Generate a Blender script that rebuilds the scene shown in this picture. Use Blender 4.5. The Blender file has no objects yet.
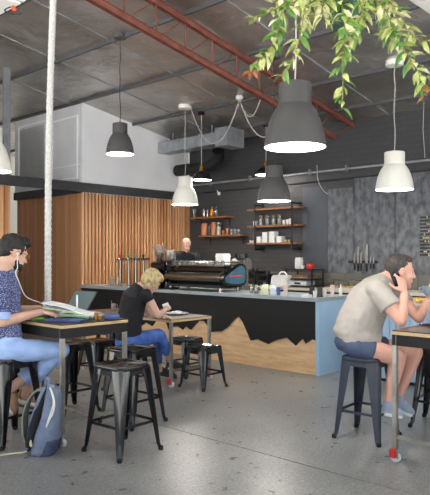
import bpy, bmesh, math, random
from mathutils import Vector as V, Matrix, noise
rnd = random.Random(7)
C = bpy.context.scene.collection
PI = math.pi
# ------------------------------------------------------------------ camera
FPX, EYE, HOR = 623.0, 1.42, 255.0
TH = math.radians(42.7)
FW = V((math.cos(TH), math.sin(TH), 0)); RT = V((math.sin(TH), -math.cos(TH), 0)); UP = V((0, 0, 1))
def at(px, py, d):
    return FW*d + RT*((px-215)/FPX*d) + UP*(EYE-(py-HOR)/FPX*d)
def ray(px): return FW + RT*((px-215)/FPX)
def onX(px, py, X):
    t = X/ray(px).x; return at(px, py, t)
def onY(px, py, Y):
    t = Y/ray(px).y; return at(px, py, t)
def onZ(px, py, z):
    return at(px, py, (EYE-z)*FPX/(py-HOR))
def base(px, d, z=0.0):
    p = at(px, 0, d); p.z = z; return p
cam = bpy.data.objects.new('camera', bpy.data.cameras.new('camera'))
C.objects.link(cam)
cam.location = (0, 0, EYE)
cam.rotation_euler = (PI/2, 0, TH-PI/2)
cam.data.sensor_fit = 'HORIZONTAL'; cam.data.sensor_width = 36
cam.data.lens = FPX/430*36
cam.data.shift_y = 7.5/430
cam.data.clip_start = .05; cam.data.clip_end = 200
S = bpy.context.scene
S.camera = cam
S.view_settings.view_transform = 'Standard'; S.view_settings.look = 'None'
S.view_settings.gamma = 1; S.view_settings.use_curve_mapping = False
S.view_settings.exposure = 0.0

# ------------------------------------------------------------------ materials
def lin(c):
    r = []
    for v in c:
        v /= 255.0
        r.append(v/12.92 if v <= .04045 else ((v+.055)/1.055)**2.4)
    return (*r, 1)
def mat(name, col, rough=.5, metal=0, col2=None, scale=8, bump=0, bscale=40, stretch=None, emit=None, estr=0, trans=0, spec=.5, contrast=(.35, .65), alpha=1, coat=0):
    m = bpy.data.materials.new(name); m.use_nodes = True
    nt = m.node_tree; b = nt.nodes['Principled BSDF']
    b.inputs['Base Color'].default_value = lin(col)
    b.inputs['Roughness'].default_value = rough; b.inputs['Metallic'].default_value = metal
    b.inputs['Specular IOR Level'].default_value = spec
    if coat: b.inputs['Coat Weight'].default_value = coat
    if trans: b.inputs['Transmission Weight'].default_value = trans
    if alpha < 1: b.inputs['Alpha'].default_value = alpha
    if emit:
        b.inputs['Emission Color'].default_value = lin(emit); b.inputs['Emission Strength'].default_value = estr
    if col2 or bump:
        tc = nt.nodes.new('ShaderNodeTexCoord'); mp = nt.nodes.new('ShaderNodeMapping')
        nt.links.new(tc.outputs['Object'], mp.inputs['Vector'])
        if stretch: mp.inputs['Scale'].default_value = stretch
    if col2:
        n = nt.nodes.new('ShaderNodeTexNoise'); n.inputs['Scale'].default_value = scale; n.inputs['Detail'].default_value = 5
        r = nt.nodes.new('ShaderNodeValToRGB')
        r.color_ramp.elements[0].position, r.color_ramp.elements[1].position = contrast
        r.color_ramp.elements[0].color = lin(col); r.color_ramp.elements[1].color = lin(col2)
        nt.links.new(mp.outputs[0], n.inputs['Vector']); nt.links.new(n.outputs['Fac'], r.inputs[0])
        nt.links.new(r.outputs[0], b.inputs['Base Color'])
    if bump:
        n2 = nt.nodes.new('ShaderNodeTexNoise'); n2.inputs['Scale'].default_value = bscale; n2.inputs['Detail'].default_value = 3
        bp = nt.nodes.new('ShaderNodeBump'); bp.inputs['Strength'].default_value = bump; bp.inputs['Distance'].default_value = .02
        nt.links.new(mp.outputs[0], n2.inputs['Vector']); nt.links.new(n2.outputs['Fac'], bp.inputs['Height'])
        nt.links.new(bp.outputs[0], b.inputs['Normal'])
    return m
M = {}
M['black_gloss'] = mat('black_gloss', (16, 16, 18), .16, 0, (26, 26, 28), 12, coat=.3)
M['sky_tinted_metal'] = mat('sky_tinted_metal', (44, 50, 64), .38, 0, (50, 56, 70), 10)  # sky reflection on the dark stool, painted in as blue-grey base colour
M['black_matte'] = mat('black_matte', (17, 17, 18), .55, 0, (24, 24, 25), 9)
M['black_ply'] = mat('black_ply', (10, 10, 11), .7, 0, (14, 14, 15), 9)
M['rubber'] = mat('rubber', (14, 14, 15), .8, 0, (22, 22, 23), 30)
M['steel'] = mat('steel', (150, 146, 138), .38, .8, (170, 166, 158), 14)
M['chrome'] = mat('chrome', (165, 160, 152), .18, 1, (150, 146, 140), 6)
M['galv'] = mat('galv', (150, 154, 158), .45, .55, (172, 176, 180), 9)
M['brass'] = mat('brass', (176, 132, 62), .3, 1, (150, 108, 50), 20)
M['copper'] = mat('copper', (190, 118, 84), .32, .8, (210, 140, 104), 20)
M['dark_lamp'] = mat('dark_lamp', (72, 71, 70), .5, 0, (78, 77, 76), 5)
M['white_lamp'] = mat('white_lamp', (240, 238, 228), .45, 0, (234, 231, 220), 5)
M['lamp_lining'] = mat('lamp_lining', (245, 243, 238), .5, 0, (240, 238, 232), 5)
M['bulb'] = mat('bulb', (255, 252, 244), .5, 0, emit=(255, 250, 240), estr=10)
M['cord_white'] = mat('cord_white', (196, 192, 184), .6, 0, (180, 176, 170), 30)
M['cord_black'] = mat('cord_black', (34, 33, 32), .6, 0, (44, 43, 42), 30)
M['table_top'] = mat('table_top', (30, 29, 29), .28, 0, (40, 38, 37), 5, stretch=(1, 8, 1))
M['ply_edge'] = mat('ply_edge', (206, 176, 132), .55, 0, (188, 156, 112), 20, stretch=(2, 2, 40))
M['walnut_top'] = mat('walnut_top', (106, 86, 68), .42, 0, (84, 66, 52), 6, stretch=(1, 9, 1))
M['red_plastic'] = mat('red_plastic', (204, 52, 46), .4, 0, (190, 44, 40), 12)
M['white_plastic'] = mat('white_plastic', (226, 226, 224), .4, 0, (216, 216, 214), 8)
M['rust_steel'] = mat('rust_steel', (134, 80, 66), .6, .1, (110, 62, 52), 7)
M['osb'] = mat('osb', (70, 72, 77), .6, 0, (110, 113, 118), 9, bump=.3, bscale=50, stretch=(1, 1.3, .8))
M['blue_board'] = mat('blue_board', (62, 66, 74), .5, 0, (72, 77, 86), 2.5)
M['counter_top'] = mat('counter_top', (146, 156, 160), .35, 0, (156, 166, 170), 6)
M['counter_blue'] = mat('counter_blue', (170, 200, 226), .5, 0, (160, 190, 216), 3)
M['blond_wood'] = mat('blond_wood', (234, 198, 156), .5, 0, (214, 172, 128), 3, stretch=(1, 1.2, 9))
M['shelf_wood'] = mat('shelf_wood', (150, 98, 58), .55, 0, (118, 74, 42), 8, stretch=(1, 6, 1))
M['white_wall'] = mat('white_wall', (238, 238, 240), .75, 0, (232, 232, 235), 2)
M['grey_panel'] = mat('grey_panel', (216, 216, 218), .6, 0, (206, 206, 208), 2)
M['grille'] = mat('grille', (176, 176, 176), .5, .1, (164, 164, 164), 8)
M['beam'] = mat('beam', (42, 43, 46), .5, 0, (52, 53, 56), 8)
M['grey_steel'] = mat('grey_steel', (120, 122, 126), .5, .2, (134, 136, 140), 8)
M['skin'] = mat('skin', (228, 176, 156), .55, 0, (220, 164, 144), 9, contrast=(.3, .7))
M['skin2'] = mat('skin2', (216, 176, 154), .55, 0, (206, 162, 140), 9)
M['hair_dark'] = mat('hair_dark', (24, 20, 19), .6, 0, (40, 34, 31), 60)
M['hair_grey'] = mat('hair_grey', (50, 44, 41), .7, 0, (78, 71, 66), 70)
M['hair_blond'] = mat('hair_blond', (206, 186, 134), .55, 0, (158, 134, 90), 38, stretch=(1, 1, .5))
M['navy_jeans'] = mat('navy_jeans', (54, 88, 164), .85, 0, (76, 112, 186), 14, bump=.1, bscale=120)
M['light_jeans'] = mat('light_jeans', (150, 178, 228), .85, 0, (170, 196, 240), 10, bump=.1, bscale=120)
M['light_cuff'] = mat('light_cuff', (160, 184, 232), .85, 0, (176, 198, 240), 10)
M['grey_shirt'] = mat('grey_shirt', (172, 164, 156), .85, 0, (182, 175, 168), 6, bump=.15, bscale=14)
M['black_shirt'] = mat('black_shirt', (20, 20, 24), .85, 0, (28, 28, 32), 8, bump=.1, bscale=14)
M['navy_shorts'] = mat('navy_shorts', (68, 78, 106), .85, 0, (80, 92, 120), 9, bump=.15, bscale=16)
M['tan_shoe'] = mat('tan_shoe', (150, 116, 86), .7, 0, (134, 102, 76), 12)
M['grey_shoe'] = mat('grey_shoe', (168, 180, 198), .8, 0, (152, 166, 188), 30)
M['dark_shoe'] = mat('dark_shoe', (40, 38, 40), .6, 0, (54, 52, 54), 12)
M['sole'] = mat('sole', (232, 230, 226), .6, 0, (222, 220, 216), 9)
M['pack'] = mat('pack', (124, 136, 162), .85, 0, (110, 122, 148), 16, bump=.15, bscale=50)
M['pack_dark'] = mat('pack_dark', (62, 72, 100), .85, 0, (72, 82, 110), 16)
M['pack_black'] = mat('pack_black', (24, 26, 32), .9, 0, (34, 36, 42), 60)
M['strap'] = mat('strap', (122, 124, 108), .85, 0, (148, 148, 132), 30)
M['cream'] = mat('cream', (222, 208, 176), .7, 0, (208, 192, 158), 9)
M['paper'] = mat('paper', (236, 237, 238), .7, 0, (228, 230, 233), 3)
M['paper_green'] = mat('paper_green', (130, 190, 70), .6, 0, (104, 166, 54), 20)
M['blue_cover'] = mat('blue_cover', (66, 80, 130), .6, 0, (76, 92, 142), 6)
M['screen'] = mat('screen', (66, 92, 94), .18, 0, (76, 104, 104), 1.5)  # teal reflection on the dark display, painted into its colour
M['glass'] = mat('glass', (236, 244, 244), .05, 0, trans=.9, alpha=.55)
M['amber'] = mat('amber', (190, 120, 20), .12, 0, (168, 100, 14), 6)
M['terracotta'] = mat('terracotta', (190, 124, 84), .6, 0, (168, 104, 66), 10)
M['ceramic_white'] = mat('ceramic_white', (232, 232, 230), .3, 0, (224, 224, 222), 6)
M['ceramic_grey'] = mat('ceramic_grey', (96, 104, 106), .35, 0, (110, 118, 120), 6)
M['ceramic_blue'] = mat('ceramic_blue', (134, 152, 168), .3, 0, (146, 164, 180), 6)
M['pink_cup'] = mat('pink_cup', (230, 208, 202), .6, 0, (222, 198, 192), 6)
M['blue_plastic'] = mat('blue_plastic', (86, 104, 176), .4, 0, (76, 94, 166), 6)
M['milk'] = mat('milk', (214, 224, 236), .35, 0, (224, 232, 240), 6)
M['milk_yellow'] = mat('milk_yellow', (226, 228, 190), .35, 0, (220, 222, 180), 6)
M['teal_panel'] = mat('teal_panel', (54, 92, 112), .3, .2, (64, 104, 124), 5)
M['machine_red'] = mat('machine_red', (206, 70, 76), .4, 0, (190, 56, 66), 20)
M['pastry'] = mat('pastry', (206, 156, 74), .7, 0, (226, 190, 96), 20, bump=.4, bscale=40)
M['orange'] = mat('orange', (230, 90, 52), .5, 0, (216, 80, 44), 8)
M['gold'] = mat('gold', (198, 182, 132), .6, 0, (180, 164, 116), 20)
M['tiles'] = mat('tiles', (100, 98, 90), .4, 0, (110, 108, 99), 2)
M['bench'] = mat('bench', (206, 198, 186), .4, 0, (196, 188, 176), 5)
M['letter_pale'] = mat('letter_pale', (232, 206, 172), .5, 0, (224, 196, 160), 9)
M['pot_green'] = mat('pot_green', (60, 104, 86), .5, 0, (70, 114, 94), 7)
M['stem'] = mat('stem', (142, 120, 70), .7, 0, (120, 132, 66), 30)
M['beige_wall'] = mat('beige_wall', (176, 172, 162), .8, 0, (166, 162, 152), 2)

def leafmat(name, a, b):
    return mat(name, a, .45, 0, b, 14, contrast=(.42, .58))
M['leaf_green'] = leafmat('leaf_green', (84, 134, 62), (124, 164, 84))
M['leaf_lime'] = leafmat('leaf_lime', (160, 180, 90), (212, 214, 142))
M['leaf_cream'] = leafmat('leaf_cream', (222, 218, 156), (238, 234, 190))
M['leaf_red'] = leafmat('leaf_red', (150, 70, 52), (176, 110, 66))

def nodes_of(m): return m.node_tree, m.node_tree.nodes['Principled BSDF']
# floor: ground concrete with aggregate specks and worn patches
def floor_mat():
    m = mat('polished_concrete', (140, 140, 139), .3)
    nt, b = nodes_of(m); N = nt.nodes.new; L = nt.links.new
    tc = N('ShaderNodeTexCoord')
    def noise_ramp(scale, detail, rough, stops):
        n = N('ShaderNodeTexNoise'); n.inputs['Scale'].default_value = scale; n.inputs['Detail'].default_value = detail; n.inputs['Roughness'].default_value = rough
        L(tc.outputs['Object'], n.inputs['Vector'])
        r = N('ShaderNodeValToRGB'); e = r.color_ramp.elements
        e[0].position, e[0].color = stops[0][0], (*[stops[0][1]]*3, 1); e[1].position, e[1].color = stops[-1][0], (*[stops[-1][1]]*3, 1)
        for p, c in stops[1:-1]:
            x = e.new(p); x.color = (c, c, c, 1)
        L(n.outputs['Fac'], r.inputs[0]); return n, r
    base_ = N('ShaderNodeRGB'); base_.outputs[0].default_value = lin((135, 136, 136))
    cur = base_.outputs[0]
    n1, r1 = noise_ramp(1.1, 3, .5, [(.3, .80), (.7, 1.12)])            # broad worn patches
    n2, r2 = noise_ramp(9, 4, .6, [(.32, .84), (.68, 1.12)])            # mottling
    n3, r3 = noise_ramp(38, 2, .5, [(.28, .74), (.40, .93), (.60, 1.0), (.70, 1.25)])   # exposed stones
    n4, r4 = noise_ramp(66, 3, .7, [(.36, .55), (.46, 1.0), (.56, 1.02), (.66, 1.35)])   # fine grit
    for r in (r1, r2, r3, r4):
        mx = N('ShaderNodeMixRGB'); mx.blend_type = 'MULTIPLY'; mx.inputs[0].default_value = 1
        L(cur, mx.inputs[1]); L(r.outputs[0], mx.inputs[2]); cur = mx.outputs[0]
    L(cur, b.inputs['Base Color'])
    r5 = N('ShaderNodeMapRange'); r5.inputs[1].default_value = .25; r5.inputs[2].default_value = .75; r5.inputs[3].default_value = .24; r5.inputs[4].default_value = .42
    L(n2.outputs['Fac'], r5.inputs[0]); L(r5.outputs[0], b.inputs['Roughness'])
    return m
M['concrete'] = floor_mat()
# painted brick: bump only
def brick_mat():
    m = mat('dark_painted_brick', (66, 66, 69), .6)
    nt, b = nodes_of(m); N = nt.nodes.new; L = nt.links.new
    tc = N('ShaderNodeTexCoord'); mp = N('ShaderNodeMapping'); mp.inputs['Rotation'].default_value = (PI/2, 0, PI/2)
    mp2 = N('ShaderNodeVectorMath'); mp2.operation = 'MULTIPLY'
    cb = N('ShaderNodeCombineXYZ'); sp = N('ShaderNodeSeparateXYZ')
    L(tc.outputs['Object'], sp.inputs[0]); L(sp.outputs[1], cb.inputs[0]); L(sp.outputs[2], cb.inputs[1])
    br = N('ShaderNodeTexBrick'); br.inputs['Scale'].default_value = 1
    br.inputs['Brick Width'].default_value = .24; br.inputs['Row Height'].default_value = .086; br.inputs['Mortar Size'].default_value = .012
    br.inputs['Color1'].default_value = lin((60, 60, 62)); br.inputs['Color2'].default_value = lin((64, 64, 66)); br.inputs['Mortar'].default_value = lin((57, 57, 59))
    L(cb.outputs[0], br.inputs['Vector'])
    L(br.outputs['Color'], b.inputs['Base Color'])
    bp = N('ShaderNodeBump'); bp.inputs['Strength'].default_value = .25; bp.inputs['Distance'].default_value = .01; bp.invert = True
    L(br.outputs['Fac'], bp.inputs['Height']); L(bp.outputs[0], b.inputs['Normal'])
    return m
M['brick'] = brick_mat()
# foil-faced roof insulation: crumpled, semi-shiny
def foil_mat():
    m = mat('foil_insulation', (104, 102, 99), .34, .85)
    nt, b = nodes_of(m); N = nt.nodes.new; L = nt.links.new
    tc = N('ShaderNodeTexCoord')
    n1 = N('ShaderNodeTexNoise'); n1.inputs['Scale'].default_value = 1.1; n1.inputs['Detail'].default_value = 4
    n2 = N('ShaderNodeTexNoise'); n2.inputs['Scale'].default_value = 7; n2.inputs['Detail'].default_value = 5
    for n in (n1, n2): L(tc.outputs['Object'], n.inputs['Vector'])
    r = N('ShaderNodeValToRGB'); r.color_ramp.elements[0].position = .3; r.color_ramp.elements[1].position = .7
    r.color_ramp.elements[0].color = lin((158, 151, 142)); r.color_ramp.elements[1].color = lin((208, 206, 204))
    L(n1.outputs['Fac'], r.inputs[0]); L(r.outputs[0], b.inputs['Base Color'])
    ad = N('ShaderNodeMath'); ad.operation = 'MULTIPLY_ADD'; ad.inputs[1].default_value = .25
    L(n2.outputs['Fac'], ad.inputs[0]); L(n1.outputs['Fac'], ad.inputs[2])
    bp = N('ShaderNodeBump'); bp.inputs['Strength'].default_value = .8; bp.inputs['Distance'].default_value = .16
    L(ad.outputs[0], bp.inputs['Height']); L(bp.outputs[0], b.inputs['Normal'])
    return m
M['foil'] = foil_mat()
# timber battens: every batten its own tone (random from its position along the wall)
def timber_mat(name, a, b_, axis, pitch):
    m = mat(name, a, .55)
    nt, b = nodes_of(m); N = nt.nodes.new; L = nt.links.new
    tc = N('ShaderNodeTexCoord'); sp = N('ShaderNodeSeparateXYZ'); L(tc.outputs['Object'], sp.inputs[0])
    dv = N('ShaderNodeMath'); dv.operation = 'DIVIDE'; dv.inputs[1].default_value = pitch; L(sp.outputs[axis], dv.inputs[0])
    fl = N('ShaderNodeMath'); fl.operation = 'FLOOR'; L(dv.outputs[0], fl.inputs[0])
    wn = N('ShaderNodeTexWhiteNoise'); wn.noise_dimensions = '1D'; L(fl.outputs[0], wn.inputs['W'])
    mp = N('ShaderNodeMapping'); mp.inputs['Scale'].default_value = (30, 30, 1.6); L(tc.outputs['Object'], mp.inputs[0])
    n = N('ShaderNodeTexNoise'); n.inputs['Scale'].default_value = 1; n.inputs['Detail'].default_value = 5; L(mp.outputs[0], n.inputs['Vector'])
    ad = N('ShaderNodeMath'); ad.operation = 'MULTIPLY_ADD'; ad.inputs[1].default_value = .5; L(n.outputs['Fac'], ad.inputs[0])
    hf = N('ShaderNodeMath'); hf.operation = 'MULTIPLY'; hf.inputs[1].default_value = .6; L(wn.outputs[0], hf.inputs[0])
    L(hf.outputs[0], ad.inputs[2])
    r = N('ShaderNodeValToRGB'); r.color_ramp.elements[0].position = .2; r.color_ramp.elements[1].position = .85
    r.color_ramp.elements[0].color = lin(a); r.color_ramp.elements[1].color = lin(b_)
    L(ad.outputs[0], r.inputs[0]); L(r.outputs[0], b.inputs['Base Color'])
    return m
M['batten'] = timber_mat('timber_battens', (168, 112, 72), (214, 164, 118), 0, .0725)
M['batten_left'] = timber_mat('timber_boards', (166, 116, 78), (190, 138, 96), 1, .09)
# navy shirt with small pale flecks
def fleck_mat():
    m = mat('flecked_shirt', (66, 76, 122), .85)
    nt, b = nodes_of(m); N = nt.nodes.new; L = nt.links.new
    tc = N('ShaderNodeTexCoord'); vo = N('ShaderNodeTexVoronoi'); vo.inputs['Scale'].default_value = 105
    L(tc.outputs['Object'], vo.inputs['Vector'])
    r = N('ShaderNodeValToRGB'); r.color_ramp.interpolation = 'LINEAR'
    r.color_ramp.elements[0].position = .26; r.color_ramp.elements[0].color = lin((174, 180, 208))
    r.color_ramp.elements[1].position = .42; r.color_ramp.elements[1].color = lin((60, 70, 116))
    L(vo.outputs['Distance'], r.inputs[0]); L(r.outputs[0], b.inputs['Base Color'])
    return m
M['fleck'] = fleck_mat()
def duct_mat():
    m = mat('ribbed_duct', (200, 198, 192), .55)
    nt, b = nodes_of(m); N = nt.nodes.new; L = nt.links.new
    tc = N('ShaderNodeTexCoord'); vo = N('ShaderNodeTexVoronoi'); vo.inputs['Scale'].default_value = 55
    L(tc.outputs['Object'], vo.inputs['Vector'])
    r = N('ShaderNodeValToRGB'); r.color_ramp.elements[0].position = .1; r.color_ramp.elements[1].position = .6
    r.color_ramp.elements[0].color = lin((214, 212, 206)); r.color_ramp.elements[1].color = lin((190, 188, 182))
    L(vo.outputs['Distance'], r.inputs[0]); L(r.outputs[0], b.inputs['Base Color'])
    return m
M['duct'] = duct_mat()
M['joint'] = mat('joint_filler', (96, 92, 88), .8, 0, (84, 80, 76), 20)
M['purlin'] = mat('purlin', (78, 78, 80), .5, .2, (88, 88, 90), 8)
M['bounce_ground'] = mat('pale_bounce_ground', (190, 190, 190), .8, 0, (178, 178, 178), 2)

# ------------------------------------------------------------------ mesh builder
class MB:
    def __init__(s): s.v = []; s.f = []; s.mi = []; s.cur = 0
    def add(s, vs, fs):
        o = len(s.v); s.v += [V(p) for p in vs]
        for f in fs: s.f.append([i+o for i in f]); s.mi.append(s.cur)
        return s
    def box(s, a, b):
        x0, y0, z0 = a; x1, y1, z1 = b
        return s.add([(x0,y0,z0),(x1,y0,z0),(x1,y1,z0),(x0,y1,z0),(x0,y0,z1),(x1,y0,z1),(x1,y1,z1),(x0,y1,z1)],
              [(0,3,2,1),(4,5,6,7),(0,1,5,4),(1,2,6,5),(2,3,7,6),(3,0,4,7)])
    def obox(s, c, ax, ay, az):   # centre and three half-extent vectors
        c = V(c); q = []
        for k in (-1, 1):
            for i, j in ((-1,-1),(1,-1),(1,1),(-1,1)): q.append(c+V(ax)*i+V(ay)*j+V(az)*k)
        return s.add(q, [(0,3,2,1),(4,5,6,7),(0,1,5,4),(1,2,6,5),(2,3,7,6),(3,0,4,7)])
    def loft(s, rings, cap=True):
        n = len(rings[0]); vs = [p for r in rings for p in r]; fs = []
        for k in range(len(rings)-1):
            for i in range(n):
                j = (i+1) % n
                fs.append((k*n+i, k*n+j, (k+1)*n+j, (k+1)*n+i))
        if cap:
            fs.append(tuple(reversed(range(n)))); fs.append(tuple(range((len(rings)-1)*n, len(rings)*n)))
        return s.add(vs, fs)
    def cyl(s, p0, p1, r0, r1=None, n=16):
        return s.tube([p0, p1], [r0, r0 if r1 is None else r1], n)
    def tube(s, pts, r, n=10, cap=True):
        pts = [V(p) for p in pts]
        rs = r if isinstance(r, (list, tuple)) else [r]*len(pts)
        d = (pts[1]-pts[0]).normalized()
        u = d.orthogonal().normalized(); rings = []
        for i, p in enumerate(pts):
            if i == 0: t = pts[1]-pts[0]
            elif i == len(pts)-1: t = pts[-1]-pts[-2]
            else: t = (pts[i+1]-pts[i]).normalized()+(pts[i]-pts[i-1]).normalized()
            t.normalize(); u = (u-t*u.dot(t)).normalized(); w = t.cross(u)
            rings.append([p+(u*math.cos(a)+w*math.sin(a))*rs[i] for a in [2*PI*k/n for k in range(n)]])
        return s.loft(rings, cap)
    def lathe(s, prof, c=(0,0,0), n=32, cap=False):
        c = V(c)
        return s.loft([[c+V((r*math.cos(2*PI*k/n), r*math.sin(2*PI*k/n), z)) for k in range(n)] for r, z in prof], cap)
    def ell(s, c, ax, ay, az, n=16, m=10):
        c = V(c); ax, ay, az = V(ax), V(ay), V(az)
        rings = []
        for j in range(1, m):
            ph = -PI/2+PI*j/m
            rings.append([c+(ax*math.cos(2*PI*k/n)+ay*math.sin(2*PI*k/n))*math.cos(ph)+az*math.sin(ph) for k in range(n)])
        o = len(s.v); s.loft(rings, False)
        b = len(s.v); s.v += [c-az, c+az]
        for k in range(n):
            s.f.append([b, o+(k+1) % n, o+k]); s.mi.append(s.cur)
            s.f.append([b+1, o+(m-2)*n+k, o+(m-2)*n+(k+1) % n]); s.mi.append(s.cur)
        return s
    def sph(s, c, r, n=16, m=10): return s.ell(c, (r,0,0), (0,r,0), (0,0,r), n, m)
    def prism(s, poly, e):
        e = V(e); a = [V(p) for p in poly]
        return s.loft([a, [p+e for p in a]])
    def build(s, name, m, parent=None, smooth=False, bevel=0, seg=2, loc=None):
        me = bpy.data.meshes.new(name)
        me.from_pydata([tuple(p) for p in s.v], [], s.f)
        ms = m if isinstance(m, list) else [m]
        for x in ms: me.materials.append(M[x] if isinstance(x, str) else x)
        if len(ms) > 1: me.polygons.foreach_set('material_index', s.mi)
        bm = bmesh.new(); bm.from_mesh(me); bmesh.ops.recalc_face_normals(bm, faces=bm.faces)
        if bevel: bmesh.ops.bevel(bm, geom=[e for e in bm.edges if e.calc_face_angle(0) > .5], offset=bevel, segments=seg, affect='EDGES', clamp_overlap=True)
        bm.to_mesh(me); bm.free()
        if smooth:
            me.polygons.foreach_set('use_smooth', [True]*len(me.polygons))
            try: me.set_sharp_from_angle(angle=math.radians(40))
            except Exception: pass
        o = bpy.data.objects.new(name, me); C.objects.link(o)
        if parent: o.parent = parent
        if loc is not None: o.location = loc
        return o
def remesh(mb, name, m, voxel, parent=None, smooth_it=6, disp=None, loc=None):
    me = bpy.data.meshes.new('tmp'); me.from_pydata([tuple(p) for p in mb.v], [], mb.f)
    bm = bmesh.new(); bm.from_mesh(me); bmesh.ops.recalc_face_normals(bm, faces=bm.faces); bm.to_mesh(me); bm.free()
    t = bpy.data.objects.new('tmp', me); C.objects.link(t)
    r = t.modifiers.new('r', 'REMESH'); r.mode = 'VOXEL'; r.voxel_size = voxel; r.adaptivity = 0
    if smooth_it:
        q = t.modifiers.new('s', 'SMOOTH'); q.iterations = smooth_it; q.factor = .5
    dg = bpy.context.evaluated_depsgraph_get(); dg.update()
    nm = bpy.data.meshes.new_from_object(t.evaluated_get(dg), depsgraph=dg)
    bpy.data.objects.remove(t); bpy.data.meshes.remove(me)
    nm.name = name; nm.materials.clear(); nm.materials.append(M[m] if isinstance(m, str) else m)
    if disp:
        for v in nm.vertices: v.co += disp(v.co.copy(), v.normal.copy())
    nm.polygons.foreach_set('use_smooth', [True]*len(nm.polygons))
    o = bpy.data.objects.new(name, nm); C.objects.link(o)
    if parent: o.parent = parent
    if loc is not None: o.location = loc
    return o
def empty(name, loc=(0,0,0), rz=0):
    o = bpy.data.objects.new(name, None); C.objects.link(o); o.location = loc; o.rotation_euler.z = rz
    o.empty_display_size = .1
    return o
def tag(o, label=None, cat=None, group=None, kind=None):
    if label: o['label'] = label
    if cat: o['category'] = cat
    if group: o['group'] = group
    if kind: o['kind'] = kind
    return o
def struct(o): o['kind'] = 'structure'; return o
def dup(o, parent=None):
    c = o.copy(); C.objects.link(c)
    if parent: c.parent = parent
    for ch in list(o.children): dup(ch, c)
    return c
def centre(o):  # move a loose mesh's origin to its base centre
    me = o.data; xs = [v.co for v in me.vertices]
    mn = V((min(p.x for p in xs), min(p.y for p in xs), min(p.z for p in xs))); mx = V((max(p.x for p in xs), max(p.y for p in xs), max(p.z for p in xs)))
    c = V(((mn.x+mx.x)/2, (mn.y+mx.y)/2, mn.z)); me.transform(Matrix.Translation(-c)); o.location = o.location+c
    return o
def smoothpath(pts, n=6):
    pts = [V(p) for p in pts]; out = []
    for i in range(len(pts)-1):
        p0 = pts[max(i-1, 0)]; p1 = pts[i]; p2 = pts[i+1]; p3 = pts[min(i+2, len(pts)-1)]
        for k in range(n):
            t = k/n
            out.append(.5*((2*p1)+(p2-p0)*t+(2*p0-5*p1+4*p2-p3)*t*t+(3*p1-p0-3*p2+p3)*t**3))
    out.append(pts[-1]); return out

# ------------------------------------------------------------------ setting
CX, TY, BX = 6.195, 8.80, 8.80          # counter front / timber face / back wall planes
def zc(x): return 4.02+.17*(6.195-x)    # underside of the skillion roof
struct(MB().box((-1.2, -2.6, -.15), (3.506, 14, 0)).build('floor', 'concrete'))
struct(MB().box((3.514, -2.6, -.15), (9.1, 14, 0)).build('floor', 'concrete'))
struct(MB().box((-40, -40, -.2), (40, 40, -.16)).build('ground_outside', 'bounce_ground'))  # unseen pale ground, added to bounce sunlight up to ceiling and walls
struct(MB().box((3.506, -2.6, -.15), (3.514, 14, -.006)).build('trim_1', 'joint'))
X0, X1 = -1.0, 9.1
YF = -2.4
mb = MB(); mb.prism([(X0, YF, zc(X0)), (X1, YF, zc(X1)), (X1, YF, zc(X1)+.12), (X0, YF, zc(X0)+.12)], (0, 14-YF, 0))
struct(mb.build('ceiling', 'foil'))
# lapped foil joints along the fall of the roof, purlins across it
i = 0
for y in [.4, 1.8, 3.16, 4.52, 5.88, 6.51, 7.74, 9.1]:
    o = MB().prism([(X0, y-.012, zc(X0)-.012), (X1, y-.012, zc(X1)-.012), (X1, y-.012, zc(X1)), (X0, y-.012, zc(X0))], (0, .024, 0)).build('trim_2', 'galv')
    struct(o)
for x in [2.75, 3.85, 5.03, 6.17, 7.35, 8.3]:
    z = zc(x)
    o = MB().box((x-.016, YF, z-.045), (x+.016, 14, z+.01)).build('ceiling_purlin', 'purlin'); struct(o)
# back wall: painted brick, boards fixed on it
struct(MB().box((BX, YF, 0), (BX+.25, TY+.02, zc(BX)+.05)).build('wall_back', 'brick'))
def ywall(px, X=BX): return onX(px, 255, X).y
struct(MB().box((BX-.018, ywall(328), 1.13), (BX, ywall(303), 2.56)).build('wall_back_panel', 'blue_board', bevel=.003))
struct(MB().box((BX-.02, ywall(355)+.004, 1.13), (BX, ywall(328)-.004, 2.50)).build('wall_back_panel', 'osb', bevel=.003))
struct(MB().box((BX-.03, ywall(396)+.004, 1.13), (BX, ywall(355)-.004, 2.64)).build('wall_back_panel', 'osb', bevel=.003))
struct(MB().box((BX-.03, 2.2, 1.13), (BX, ywall(396)-.004, 2.64)).build('wall_back_panel', 'osb', bevel=.003))
mb = MB()
for k in range(22):
    y0 = 1.9+k*.305
    if y0 > 7.9: break
    mb.box((BX-.014, y0, .9), (BX, y0+.3, 1.127))
struct(mb.build('wall_back_tiles', 'tiles', bevel=.002))
# timber-clad room in the corner: battens on the right face, boards on the left face
BZ0, BZ1 = 2.483, 2.635
mb = MB(); mb.box((CX+.02, TY+.03, 0), (BX, TY+.12, BZ0))
struct(mb.build('wall_timber_backing', 'black_matte'))
mb = MB(); x = CX+.0
while x < BX-.03:
    mb.box((x+.012, TY-.012, 0), (x+.0605, TY+.03, BZ0)); x += .0725
struct(mb.build('wall_timber_battens', 'batten', bevel=.003, seg=1))
mb = MB(); mb.box((CX+.03, TY+.12, 0), (CX+.10, 10.9, BZ0))
struct(mb.build('wall_timber_side_backing', 'black_matte'))
mb = MB(); y = TY+.0
while y < 10.85:
    mb.box((CX-.002, y+.003, 0), (CX+.03, y+.087, BZ0)); y += .09
struct(mb.build('wall_timber_side', 'batten_left', bevel=.004, seg=1))
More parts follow.
